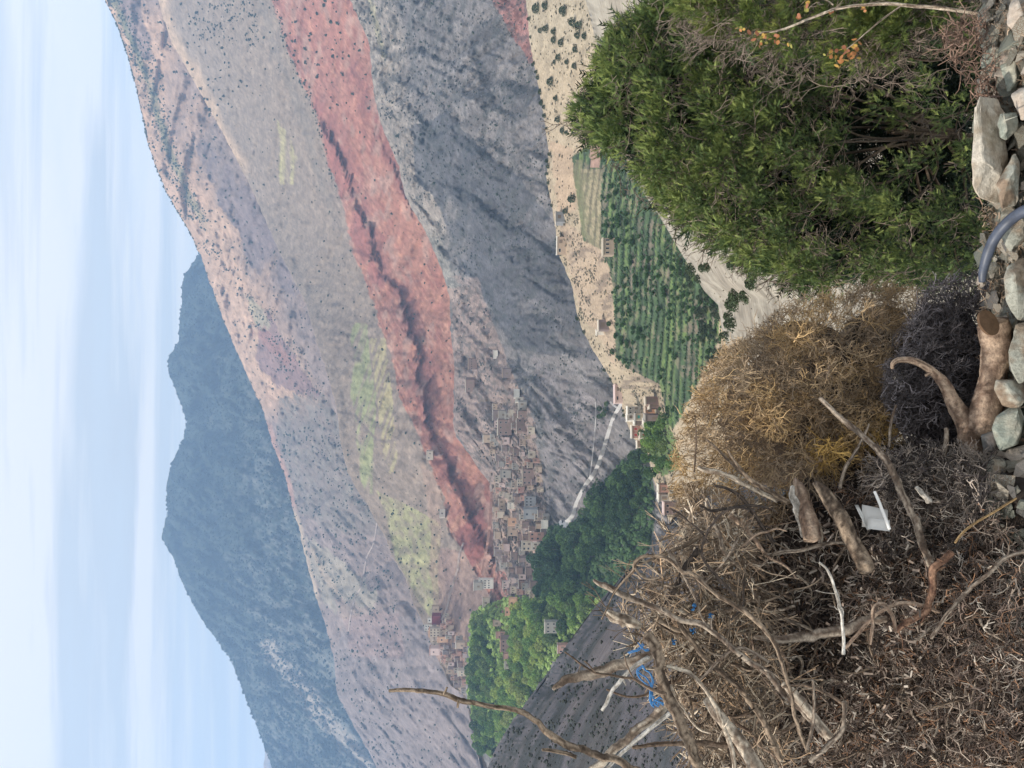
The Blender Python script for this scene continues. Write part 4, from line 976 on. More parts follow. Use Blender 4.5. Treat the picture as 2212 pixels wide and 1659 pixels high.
poly_stone('stone', M_rust, [(2148, 400), (2190, 330), (2206, 350), (2196, 444), (2160, 452)], 2.21, .10, 'dark brown wedge of stone under the end of the pale slab', tilt=-.2, seed=5)
poly_stone('stone', M_pinkst, [(2176, 55), (2180, 10), (2200, -20), (2240, -20), (2240, 60), (2200, 80)], 2.25, .15, 'pinkish grey boulder at the upper right corner of the picture', seed=6)
poly_stone('stone', M_green, [(2105, 60), (2115, 20), (2140, -15), (2176, -10), (2182, 60), (2160, 100), (2125, 85)], 2.42, .18, 'broken grey green rock above the tuft of brown roots', seed=7)
poly_stone('stone', M_green, [(2116, 130), (2130, 105), (2186, 115), (2200, 160), (2150, 170), (2124, 150)], 2.36, .12, 'dark green stone lying behind the small arch of roots', seed=8)
poly_stone('stone', M_slate, [(2166, 600), (2176, 575), (2205, 555), (2250, 560), (2250, 700), (2196, 690), (2172, 650)], 2.22, .18, 'big rounded grey green boulder below the hose at the picture edge', seed=9)
poly_stone('stone', M_slate, [(2176, 760), (2196, 700), (2250, 690), (2250, 800), (2200, 830), (2180, 800)], 2.20, .16, 'pale grey green boulder with a brown face beside the sawn log', seed=10)
poly_stone('stone', M_rust, [(2148, 840), (2152, 822), (2206, 820), (2214, 850), (2196, 884), (2162, 874)], 2.24, .13, 'squarish rusty brown stone with a pale rim', seed=11)
poly_stone('stone', M_green, [(2142, 925), (2152, 900), (2196, 870), (2210, 900), (2196, 960), (2160, 975)], 2.24, .12, 'green wedge shaped slate below the rusty brown stone', seed=12)
poly_stone('stone', M_darkst, [(2120, 940), (2145, 925), (2160, 965), (2140, 985), (2124, 975)], 2.32, .1, 'dark green grey stone beside the root of the bent trunk', seed=13)
poly_stone('stone', M_slate, [(2128, 1010), (2140, 985), (2165, 990), (2176, 1030), (2150, 1052), (2128, 1040)], 2.28, .1, 'grey faceted stone in the rubble under the green wedge', seed=14)
poly_stone('stone', M_slate, [(2110, 812), (2126, 805), (2138, 815), (2136, 838), (2116, 840)], 2.38, .08, 'small grey block resting against the shaggy trunk', seed=15)
poly_stone('stone', M_darkst, [(2006, 1150), (2014, 1140), (2070, 1146), (2092, 1170), (2088, 1232), (2040, 1240), (2016, 1220), (2004, 1190)], 2.42, .1, 'flat dark slate slab with a green edge among the sticks', tilt=.3, seed=16)
poly_stone('stone', M_slab, [(2160, 1300), (2176, 1283), (2196, 1300), (2204, 1345), (2180, 1366), (2158, 1340)], 2.12, .1, 'tan stone half buried at the edge of the root litter', seed=17)
poly_stone('stone', M_pinkst, [(2200, 1370), (2216, 1350), (2250, 1350), (2250, 1410), (2210, 1405)], 2.08, .08, 'smooth pink pebble at the picture edge beside the litter', seed=18)
poly_stone('stone', M_green, [(2176, 130), (2192, 140), (2192, 185), (2176, 200), (2166, 170), (2160, 142)], 2.30, .08, 'thin pale green slate standing on edge near the roots', seed=19)
poly_stone('stone', M_green, [(2128, 1055), (2135, 1085), (2150, 1130), (2140, 1140), (2124, 1100)], 2.26, .05, 'upright sliver of pale green slate beside the golden twig', seed=20)
poly_stone('stone', M_slate, [(2160, 460), (2180, 440), (2210, 470), (2214, 520), (2180, 545), (2162, 510)], 2.27, .12, 'grey slab of rubble under the black hose', seed=21)
poly_stone('stone', M_pinkst, [(2180, 205), (2200, 190), (2240, 200), (2240, 260), (2205, 262)], 2.2, .1, 'pale pinkish rubble stone beside the green grey block', seed=22)
rng = np.random.default_rng(77)
SM = []
for i in range(14):
    me = stone_mesh(rng, 1, rng.uniform(.5, 1.0), rng.uniform(.18, .6)); rough_up(me, 1, .025, i)
    SM.append(me)
n = 0
sm_mats = [M_slate, M_green, M_slab, M_rust, M_pinkst, M_darkst, M_slate]
SMM = []
for i, me in enumerate(SM):
    for j in range(3):
        c_ = me.copy(); c_.materials.append(sm_mats[(i + j * 2) % 7]); SMM.append(c_)
for i in range(290):
    Y = rng.uniform(-20, 1350); X = rng.uniform(2120, 2225) + (10 if Y > 1100 else 0)
    D = min(float(sh9.depth(np.array(X), np.array(min(Y, 1190.)))) if Y < 1190 else 9., float(sh8.depth(np.array(X), np.array(Y))) if Y > 960 else 9.) - .012
    r_ = (8 + 26 * rng.random() ** 2) * K * D
    o = bpy.data.objects.new('stone', SMM[rng.integers(len(SMM))]); C.objects.link(o)
    o.location = P(X, Y, D); o.scale = (r_ * rng.uniform(.8, 1.4),) * 3; o.rotation_euler = tuple(rng.uniform(-.5, .5, 2)) + (rng.uniform(0, 6.28),)
    o['label'] = 'small broken slate stone in the rubble along the ledge'; o['category'] = 'stone'; o['group'] = 'small stones of the rubble ledge'

# ------------------------------------------------------------------ sticks, logs and roots
M_wood = mat('weathered_bark', var=.6, scale=110, bump=1.0, dist=.006, stretch=(.8, 1, 1))
M_twig = mat('dry_twig', var=.35, scale=60, bump=0)
M_cut = mat('sawn_end', (0.12, 0.072, 0.042), var=.35, scale=40, bump=.3, dist=.003)
TONE = dict(grey=((.37, .305, .24), (.14, .10, .075)), pale=((.60, .51, .40), (.24, .18, .135)), brown=((.22, .155, .11), (.10, .07, .05)), dark=((.10, .075, .06), (.05, .04, .035)), red=((.36, .21, .135), (.15, .08, .055)), gold=((.50, .34, .17), (.3, .19, .09)), bark=((.33, .25, .18), (.10, .07, .05)), white=((.66, .62, .56), (.40, .36, .31)), shag=((.38, .28, .205), (.19, .125, .09)))
def tube(pts, tone, sides=9, lump=.16, seed=0, step=4.0, flat=1.0, wig=1.0):
    """pts: (X, Y, D, radius in reference pixels)"""
    q = resample(pts, step); D = q[:, 2]
    c = at(q[:, 0], q[:, 1], D); r = q[:, 3] * K * D * .86
    tg = np.gradient(c, axis=0); tg /= np.linalg.norm(tg, axis=1)[:, None] + 1e-12
    u = np.cross(tg, np.array([0, 1., 0])); u /= np.linalg.norm(u, axis=1)[:, None] + 1e-9; w = np.cross(tg, u)
    m = len(q); s_ = np.arange(m)[:, None] + 0. ; an = np.arange(sides) * 2 * np.pi / sides
    ca, sa = np.cos(an)[None], np.sin(an)[None]
    if sides >= 13: lump = lump * .85
    rn = 1 + lump * 2.0 * (fbm(s_ / 9.0 + seed * 7, ca * 2.2 + sa * 1.1 + seed, seed % 50, 3) - .5) + lump * 1.5 * (fbm(s_ / 6.0 + seed, np.arctan2(sa, ca) * 3.1 + seed, seed % 44, 2) - .5) + lump * 1.2 * (fbm(s_ / 2.0, ca * 3 + sa * 2 + seed, seed % 41, 2) - .5) + lump * 1.6 * sm(.84, .93, vn(s_ / 4.0, ca * 1.5 + sa + 3, seed % 60)) * (sides < 13)
    if sides >= 13: wig = wig * .25
    c = c + (fbm(np.arange(m) / 9.0, np.zeros(m), seed % 40 + 3, 4)[:, None] - .5) * r[:, None] * u * 1.5 * wig + (vn(np.arange(m) / 14.0, np.zeros(m) + 4, seed % 30)[:, None] - .5) * r[:, None] * w * 1.2 * wig
    V = c[:, None] + (np.cos(an)[None, :, None] * u[:, None] + flat * np.sin(an)[None, :, None] * w[:, None]) * (r[:, None] * rn)[..., None]
    V = np.concatenate([V.reshape(-1, 3), c[:1] - tg[:1] * r[:1, None] * .4, c[-1:] + tg[-1:] * r[-1:, None] * .4])
    i = np.arange(m * sides).reshape(m, sides); j = np.roll(i, -1, 1)
    F = [np.stack([i[:-1], j[:-1], j[1:], i[1:]], -1).reshape(-1, 4)]
    e0, e1 = m * sides, m * sides + 1
    F.append(np.stack([j[0], i[0], np.full(sides, e0), np.full(sides, e0)], 1)); F.append(np.stack([i[-1], j[-1], np.full(sides, e1), np.full(sides, e1)], 1))
    a, b = TONE[tone]
    nn = fbm(s_ / 7.0 + seed, ca * 4 + sa * 3 + seed, seed % 30 + 8, 4) * .65 + .35 * fbm(s_ / 2.2 + seed, ca * 6 + sa * 4, seed % 33, 2)
    cc = mixc(np.zeros((m, sides, 3)), a, 1 + 0 * nn); cc = mixc(cc, b, sm(.42, .60, nn)); cc = mixc(cc, np.array(b) * .5, sm(.58, .66, nn) * .8); cc = mixc(cc, np.array(b) * .6, sm(.55, .68, fbm(s_ / 16.0 + seed, np.arctan2(sa, ca) * (7 if sides >= 13 else 3) + seed, seed % 37, 2)) * .75)
    cc = np.concatenate([cc.reshape(-1, 3), [np.array(a) * 1.1] * 2])
    return V, np.concatenate(F), cc
def tri_fix(V, F, cc, name):
    # caps carry a repeated corner: split everything into triangles
    q = F[F[:, 2] != F[:, 3]]; t3 = F[F[:, 2] == F[:, 3]][:, :3]
    T = np.concatenate([q[:, [0, 1, 2]], q[:, [0, 2, 3]], t3])
    return mesh_np(name, V, T, cc)
def joinp(parts):
    V = []; F = []; Cc = []; o = 0
    for v, f, c in parts:
        V.append(v); F.append(f + o); Cc.append(c); o += len(v)
    return np.concatenate(V), np.concatenate(F), np.concatenate(Cc)
NS = [0]
def stick(pts, tone, label, group=None, name='branch', cat='branch', D=2.3, Dend=None, r=4, twigs=0, sides=9, lump=.16, extra=(), flat=1.0, cutend=False):
    NS[0] += 1; n_ = len(pts); Dend = D if Dend is None else Dend
    pp = []
    for i, p in enumerate(pts):
        f = i / max(1, n_ - 1); d_ = D + (Dend - D) * f
        pp.append((p[0], p[1], d_, p[2] if len(p) > 2 else r))
    parts = [tube(pp, tone, sides, lump, NS[0], flat=flat)]
    rr_ = random.Random(NS[0])
    q = resample(pp, 5)
    for k in range(twigs):
        a = q[rr_.randrange(2, len(q) - 1)] if len(q) > 4 else q[0]
        an = rr_.uniform(0, 6.28); ln = rr_.uniform(8, 30); an2 = an + rr_.uniform(-.7, .7)
        r0 = max(1.3, a[3] * .35)
        b = (a[0] + math.cos(an) * ln, a[1] + math.sin(an) * ln, a[2] + rr_.uniform(-.05, .03), r0 * .8)
        c = (b[0] + math.cos(an2) * ln * .8, b[1] + math.sin(an2) * ln * .8, b[2], r0 * .5)
        parts.append(tube([(a[0], a[1], a[2], r0), b, c], tone, 5, .1, NS[0] + k))
    for e in extra:
        ee = [(p[0], p[1], D + (Dend - D) * .5 if len(p) < 4 else p[3], p[2]) for p in e]
        parts.append(tube(ee, tone, 7, lump, NS[0] + 71))
    V, F, cc = joinp(parts)
    me = tri_fix(V, F, cc, name)
    o = link(name, me, M_wood); o['label'] = label; o['category'] = cat
    if group: o['group'] = group
    return o
st = stick
st([(840, 1493, 4), (868, 1491, 5), (894, 1491, 5), (925, 1495, 5.5), (956, 1501, 6), (991, 1513, 6.5), (1025, 1520, 6), (1060, 1527, 6), (1112, 1534, 6.5), (1147, 1552, 7), (1182, 1583, 8), (1227, 1611, 9), (1265, 1622, 8.5), (1303, 1635, 9.5), (1366, 1656, 10), (1430, 1690, 10)], 'bark', 'long bare curved branch reaching out of the brush pile across the far grove', D=2.1, Dend=2.0, lump=.2, extra=[[(990, 1513, 4), (988, 1528, 3)], [(960, 1500, 4), (966, 1484, 2.5)], [(1180, 1580, 5), (1172, 1566, 3)]])
st([(1396, 1372, 14), (1410, 1395, 15), (1425, 1437, 13), (1442, 1493, 14), (1453, 1527, 16), (1473, 1576, 14), (1489, 1604, 14), (1513, 1659, 15), (1530, 1710, 15)], 'bark', 'thick knotty branch stump tied with blue string in the brush pile', D=2.15, Dend=2.0, lump=.22, sides=12, twigs=3)
st([(1282, 1253, 4), (1296, 1262, 6), (1310, 1268, 8), (1340, 1285, 8), (1385, 1302, 7), (1430, 1320, 7), (1480, 1340, 7), (1513, 1347, 7), (1560, 1380, 7), (1590, 1406, 7), (1659, 1458, 8), (1700, 1505, 9), (1732, 1531, 10), (1791, 1593, 10)], 'grey', 'long grey limb with a splintered pale tip running through the brush pile', D=2.3, Dend=2.15, lump=.18, twigs=9)
st([(1194, 1488, 5), (1210, 1476, 9), (1234, 1465, 12), (1303, 1451, 15), (1350, 1435, 15), (1390, 1418, 14), (1410, 1408, 12)], 'grey', 'smooth curled sheet of dry bark sticking out like a blade', name='bark_curl', cat='bark', D=2.25, lump=.06, flat=.4)
st([(1300, 1534, 4), (1310, 1516, 4.5), (1320, 1496, 5), (1338, 1475, 5), (1355, 1454, 5), (1378, 1436, 5), (1402, 1420, 5)], 'white', 'short whitish peeled stick crossing under the curled bark', D=2.2, lump=.12, extra=[[(1345, 1466, 3), (1352, 1480, 2)], [(1352, 1458, 3), (1362, 1472, 2)]])
st([(1220, 1408, 1.6), (1238, 1420, 2), (1255, 1434, 2.5), (1286, 1453, 2.5), (1317, 1458, 3), (1345, 1464, 3), (1369, 1468, 3.5), (1407, 1489, 4), (1440, 1500, 4)], 'brown', 'thin forked dark twig in front of the curled bark', D=2.05, extra=[[(1286, 1453, 2.5), (1270, 1434, 2), (1262, 1428, 1.6)], [(1369, 1468, 2), (1356, 1440, 2), (1348, 1412, 1.5)], [(1255, 1434, 1.5), (1248, 1455, 1)]])
st([(1270, 1672, 11), (1310, 1636, 11), (1355, 1597, 11), (1393, 1566, 11), (1435, 1531, 12), (1450, 1520, 12)], 'pale', 'thick pale ragged branch slanting up from the picture edge', D=2.25, lump=.2)
st([(1296, 1675, 4), (1340, 1632, 4.5), (1395, 1583, 5), (1446, 1541, 5)], 'white', 'straight white stick running beside the thick pale branch', D=2.2, lump=.08)
st([(1171, 1620, 3.5), (1195, 1622, 4.5), (1223, 1626, 5), (1245, 1634, 5)], 'bark', 'short lichened stub lying against the long bare branch', D=2.02)
st([(1366, 1614, 4), (1400, 1610, 5), (1440, 1605, 6), (1481, 1603, 6), (1548, 1607, 6), (1585, 1612, 5)], 'brown', 'straight brown stick crossing behind the knotty stump', D=2.2)
st([(1300, 1338, 2), (1312, 1314, 2), (1321, 1291, 2), (1332, 1272, 3), (1352, 1250, 3), (1369, 1232, 4), (1372, 1218, 5), (1386, 1204, 5), (1405, 1200, 4), (1421, 1201, 4), (1440, 1208, 5), (1456, 1218, 5), (1477, 1236, 5), (1496, 1239, 5), (1545, 1284, 5), (1607, 1319, 6), (1652, 1361, 6), (1680, 1409, 5), (1701, 1472, 5), (1718, 1545, 5), (1743, 1625, 5)], 'bark', 'long hooked branch arching over the top of the brush pile', D=2.15, Dend=2.05, lump=.14, twigs=8, extra=[[(1372, 1228, 3), (1384, 1244, 3), (1400, 1252, 2.5), (1420, 1250, 2), (1436, 1238, 2)]])
st([(1772, 860, 5), (1788, 876, 5.5), (1805, 893, 6), (1830, 914, 6.5), (1854, 934, 7.5), (1874, 950, 7), (1892, 966, 8), (1910, 990, 8), (1927, 1018, 8.5), (1951, 1066, 9), (1975, 1118, 9), (1993, 1170, 9), (2013, 1218, 9), (2030, 1250, 8)], 'grey', 'long straight scaly branch leaning across the thorn bush', D=2.42, Dend=2.2, lump=.12, sides=11)
st([(1937, 875, 2.5), (1930, 896, 3), (1925, 917, 3.5), (1921, 942, 3.5), (1920, 966, 3.5)], 'grey', 'short upright grey twig standing in front of the dark bush', D=2.5)
st([(1877, 915, 2), (1872, 930, 3), (1862, 950, 3.5), (1850, 972, 3.5), (1834, 996, 4), (1822, 1020, 4), (1815, 1055, 4.5)], 'grey', 'crooked twig crossing behind the long scaly branch', D=2.5, extra=[[(1862, 950, 2), (1870, 962, 2)]])
st([(2045, 925, 5), (2044, 950, 5.5), (2039, 983, 5.5), (2034, 1025, 6), (2031, 1063, 6), (2028, 1090, 6)], 'grey', 'smooth upright stick with a rounded end before the dark bush', D=2.4)
st([(1928, 796, 4), (1928, 786, 5.5), (1937, 779, 7), (1955, 777, 8), (1978, 781, 9), (2000, 792, 10), (2018, 806, 11), (2034, 823, 13), (2046, 842, 15), (2055, 861, 17), (2068, 882, 20), (2079, 900, 22), (2090, 920, 24), (2097, 942, 26), (2103, 965, 26), (2106, 985, 24)], 'shag', 'thick horn shaped trunk bending over to a hooked pale tip', name='tree_trunk', cat='trunk', D=2.42, Dend=2.38, lump=.12, sides=14, extra=[[(2012, 806, 5), (2000, 812, 4)], [(2034, 815, 7), (2026, 806, 4)]])
lg = st([(2141, 696, 35), (2146, 716, 36), (2150, 745, 34), (2148, 785, 32), (2142, 820, 30), (2136, 862, 34), (2128, 905, 36), (2118, 935, 30)], 'shag', 'shaggy barked log with a round sawn end at the edge of the stones', name='sawn_log', cat='log', D=2.33, Dend=2.36, lump=.12, sides=16)
ce = tube([(2139, 700, 2.425, 1), (2139.5, 701, 2.385, 29)], 'red', 22, .03, 3)
cv = [P(2141, 700, 2.38)]
pts_ = []
for a in range(24):
    an = a * 2 * math.pi / 24
    ex = math.cos(an) * 21 + math.sin(an) * 6; ey = math.sin(an) * 27 + math.cos(an) * 3
    pts_.append(P(2137 + ex, 697 + ey, 2.275 - .02 * math.sin(an)))
vv = np.array([list(P(2137, 697, 2.270))] + [list(p) for p in pts_] + [list(p + Vector((0, .012, 0))) for p in pts_])
ff = [(0, 1 + (a + 1) % 24, 1 + a) for a in range(24)] + [(1 + a, 1 + (a + 1) % 24, 25 + (a + 1) % 24) for a in range(24)] + [(1 + a, 25 + (a + 1) % 24, 25 + a) for a in range(24)]
link('cut_face', mesh_np('cut_face', vv, np.array(ff), smooth=False), M_cut, lg)
st([(1718, 1036, 4), (1724, 1046, 11), (1732, 1068, 17), (1740, 1100, 19), (1748, 1130, 21), (1756, 1165, 22)], 'shag', 'stout pointed log stub with a pale flaking face in the pile', name='log', cat='log', D=2.5, Dend=2.36, lump=.2, sides=14)
st([(1712, 1050, 5), (1714, 1070, 9), (1722, 1095, 10), (1728, 1130, 8), (1735, 1160, 6)], 'white', 'flake of pale wood on the side of the pointed log', name='wood_flake', cat='wood', D=2.42, lump=.35, sides=10)
st([(1760, 1042, 7), (1774, 1056, 14), (1791, 1079, 18), (1806, 1102, 19), (1819, 1124, 20), (1842, 1170, 20), (1864, 1213, 21), (1872, 1230, 20)], 'bark', 'broad weathered log with a rounded top beside the white plastic', name='log', cat='log', D=2.4, Dend=2.26, lump=.08, sides=14)
st([(1753, 1106, 6), (1762, 1124, 6), (1770, 1142, 6), (1773, 1175, 6)], 'pale', 'short pale upright stub between the two thick logs', D=2.46, lump=.12)
st([(2055, 1192, 9), (2038, 1212, 9), (2020, 1232, 10), (2014, 1258, 9), (2013, 1284, 9), (2006, 1304, 8), (1999, 1323, 8), (1982, 1334, 6), (1965, 1343, 7), (1950, 1352, 6), (1936, 1364, 6)], 'red', 'thick reddish root with a raw orange end in the litter', name='root', cat='root', D=2.15, lump=.25, twigs=7)
st([(1881, 1392, 4), (1884, 1370, 4.5), (1886, 1347, 4.5), (1885, 1325, 4.5), (1888, 1310, 5), (1900, 1303, 5), (1912, 1306, 5), (1924, 1322, 5), (1931, 1342, 4.5), (1933, 1365, 4)], 'shag', 'reddish root bent into a tight upside down loop', name='root', cat='root', D=2.12)
st([(1826, 1400, 4), (1850, 1372, 4), (1875, 1346, 4.5), (1895, 1326, 5), (1920, 1311, 5), (1944, 1303, 5), (1975, 1304, 5), (2000, 1312, 5), (2030, 1322, 4)], 'shag', 'long pale orange root stretched beside the looped one', name='root', cat='root', D=2.16, twigs=4)
st([(1770, 1216, 3), (1785, 1228, 3), (1795, 1246, 3.5), (1804, 1272, 3.5), (1812, 1298, 4), (1817, 1325, 4), (1819, 1347, 4), (1821, 1380, 4), (1821, 1413, 4)], 'white', 'slender whitish stick lying lengthwise over the dark hollow', D=2.08, twigs=4)
st([(2230, 1187, 5), (2212, 1191, 5), (2180, 1203, 5), (2156, 1218, 5), (2104, 1264, 5), (2048, 1323, 4.5), (2010, 1378, 4)], 'grey', 'long grey stick slanting down from the stones into the litter', D=2.02, twigs=5)
st([(2196, 1076, 2.5), (2187, 1083, 3), (2145, 1108, 3), (2104, 1132, 3), (2080, 1150, 3), (2062, 1172, 3)], 'gold', 'thin golden twig lying over the stones and the dark slab', D=2.1)
st([(1630, 1376, 6), (1680, 1379, 9), (1722, 1378, 12), (1765, 1370, 14), (1809, 1364, 14), (1850, 1352, 12), (1878, 1343, 10), (1916, 1336, 8)], 'grey', 'flat split log lying across the dark hollow', name='log', cat='log', D=2.3, lump=.1, flat=.6)
st([(1652, 1201, 4), (1690, 1194, 5), (1722, 1191, 5), (1750, 1184, 5), (1774, 1177, 5), (1810, 1172, 4), (1850, 1180, 4)], 'grey', 'slightly bowed grey stick lying across the foot of the logs', D=2.4, twigs=5)
st([(1526, 1510, 12), (1545, 1535, 15), (1566, 1562, 15), (1600, 1604, 16), (1635, 1659, 17), (1660, 1700, 17)], 'pale', 'thick smooth log near the lower edge with a cut end', name='log', cat='log', D=2.25, Dend=2.1, lump=.08, sides=14)
st([(1695, 1478, 9), (1720, 1505, 12), (1756, 1548, 13), (1775, 1570, 12), (1791, 1592, 11)], 'pale', 'short smooth brown log poking from the litter', name='log', cat='log', D=2.15, lump=.08, sides=12)
st([(1750, 1645, 6), (1785, 1612, 6), (1819, 1580, 6), (1824, 1545, 5), (1822, 1516, 5)], 'grey', 'elbow shaped grey stick near the lower edge', D=2.05, twigs=2)
st([(1756, 1470, 3), (1758, 1505, 3.5), (1760, 1548, 4), (1752, 1585, 4), (1743, 1618, 3.5)], 'grey', 'upright slate grey stick beside the smooth brown log', D=2.04)
st([(1690, 1484, 3), (1735, 1480, 3.5), (1777, 1493, 4), (1812, 1514, 4), (1847, 1538, 3.5)], 'brown', 'thin dark stick bridging the middle of the litter', D=2.06, twigs=2)
st([(1312, 1322, 8), (1325, 1330, 14), (1340, 1338, 15), (1362, 1346, 12), (1384, 1350, 8)], 'pale', 'fat gnarled knot of pale wood at the outer edge of the pile', name='wood_knot', cat='wood', D=2.3, lump=.3, sides=12)
st([(1526, 950, 2.5), (1550, 972, 3.5), (1576, 997, 4.5), (1600, 1018, 5), (1621, 1035, 6), (1645, 1050, 6), (1666, 1063, 6.5), (1704, 1087, 7)], 'bark', 'rough forked branch rising over the thorn bush from the pile', D=2.55, Dend=2.45, lump=.2, extra=[[(1572, 972, 3), (1590, 1000, 4), (1612, 1028, 5)]])
st([(1508, 1010, 4), (1525, 1016, 5.5), (1545, 1020, 6), (1566, 1027, 6), (1590, 1036, 6), (1611, 1049, 6), (1640, 1062, 6), (1680, 1080, 6)], 'pale', 'pale knobbly branch lying just below the forked one', D=2.5, lump=.28)
st([(1545, 1050, 3), (1568, 1054, 4), (1590, 1066, 4.5), (1610, 1085, 5), (1625, 1104, 5), (1645, 1135, 5), (1672, 1172, 5)], 'dark', 'dark drooping branch between the pale branch and the pile', D=2.4, twigs=4)
st([(1500, 1084, 3), (1520, 1096, 3), (1540, 1104, 3.5), (1580, 1098, 3.5), (1620, 1092, 3.5), (1660, 1098, 3)], 'dark', 'thin dark arched branch crossing the drooping one', D=2.35, twigs=4)
st([(1590, 1290, 3), (1545, 1240, 4), (1522, 1212, 3.5), (1516, 1185, 3), (1524, 1158, 3), (1540, 1130, 3), (1562, 1108, 3), (1590, 1097, 3), (1620, 1102, 3)], 'dark', 'dark twig bowed into a wide arch over the pile edge', D=2.2, twigs=3)
st([(1500, 1020, 2), (1502, 980, 2), (1504, 950, 2), (1502, 905, 1.5)], 'brown', 'thin brown twig standing straight in the thorn bush top', D=2.7)
st([(1446, 1098, 2), (1470, 1112, 2.5), (1490, 1130, 2.5), (1516, 1150, 3), (1530, 1172, 3)], 'dark', 'dark thin twig slanting at the far end of the thorn bush', D=2.3)
st([(2100, 1000, 8), (2085, 1020, 12), (2070, 1035, 14), (2058, 1055, 12), (2050, 1075, 9)], 'shag', 'short peeling branch running from the foot of the horn shaped trunk', D=2.36, lump=.15)
st([(1980, 1052, 4), (1990, 1062, 6), (2000, 1072, 7), (2010, 1085, 7)], 'white', 'stubby white tipped stick beside the dark slate slab', D=2.3, lump=.2, sides=9)
st([(2010, 1080, 9), (2030, 1092, 14), (2055, 1100, 16), (2090, 1110, 12), (2120, 1108, 7)], 'bark', 'torn fibrous stump lying behind the dark slate slab', name='stump', cat='stump', D=2.36, lump=.3, sides=12)
st([(1660, 1430, 4), (1600, 1400, 4.5), (1560, 1420, 4), (1530, 1450, 4), (1505, 1475, 3.5)], 'grey', 'grey stick dipping from the flat log toward the blue string', D=2.2, twigs=4)
st([(1460, 1330, 6), (1500, 1395, 6), (1545, 1440, 7), (1600, 1490, 7), (1650, 1560, 8), (1690, 1640, 8)], 'bark', 'rough brown branch parallel to the long grey limb', D=2.28, lump=.2, twigs=6)
st([(1440, 1440, 4), (1490, 1455, 5), (1530, 1500, 5), (1560, 1560, 6), (1580, 1620, 6), (1590, 1690, 6)], 'pale', 'pale stick crossing below the knotty stump', D=2.12, twigs=4)
# twig at the upper edge with orange leaves
M_oleaf = mat('orange_leaf', var=.2, scale=60, bump=0, rough=.6, trans=.35)
tw = st([(2150, 42, 5), (2110, 30, 4.5), (2050, 22, 4.5), (1985, 14, 4.5), (1930, 10, 4), (1880, 10, 3.5), (1830, 14, 3.5), (1790, 24, 3.5), (1750, 40, 3.2), (1710, 56, 3), (1670, 68, 2.5), (1630, 72, 2)], 'pale', 'slender pale grey sapling stem with small orange leaves at the upper edge', name='sapling', cat='sapling', D=2.75, Dend=2.85, lump=.08, extra=[[(1945, 14, 2.5, 2.8), (1905, 42, 2.2, 2.8), (1870, 72, 2, 2.8), (1830, 106, 1.5, 2.8)], [(1800, 10, 2, 2.85), (1770, -10, 2, 2.85)]])
rng = np.random.default_rng(5)
lm = []
for k, cset in enumerate([(0.45, 0.20, 0.08), (0.48, 0.30, 0.08), (0.38, 0.16, 0.09), (0.34, 0.32, 0.09)]):
    for q in range(2):
        pr = [(0, 0), (.25, .34), (.6, .42), (.9, .2), (1, 0), (.9, -.2), (.6, -.42), (.25, -.34)]
        v = [(a - .5, b, .12 * abs(b) + (.05 if q else -.05) * a) for a, b in pr] + [(0, 0, -.03)]
        f = [(i, (i + 1) % 8, 8) for i in range(8)]
        me = mesh_np('leaf', np.array(v), np.array(f), np.array([cset] * 9)); me.materials.append(M_oleaf); lm.append(me)
for (cx, cy, n, s_) in [(1640, 72, 10, 22), (1655, 86, 9, 18), (1680, 88, 8, 14), (1600, 60, 4, 8), (1705, 98, 3, 6), (1740, 15, 5, 14), (1722, 38, 3, 8), (1830, 110, 12, 22), (1848, 95, 7, 14), (1790, 115, 8, 16), (1812, 132, 10, 18), (1850, 120, 6, 12), (1798, 30, 3, 6), (1868, 20, 4, 10)]:
    for _ in range(n):
        o = bpy.data.objects.new('leaf', lm[rng.integers(8)]); C.objects.link(o)
        D = 2.8 + rng.normal() * .03
        o.location = P(cx + rng.normal() * s_ * .5, cy + rng.normal() * s_ * .5, D)
        o.scale = (rng.uniform(7, 14) * K * D,) * 3; o.rotation_euler = tuple(rng.uniform(-3.1, 3.1, 3)); o.parent = tw
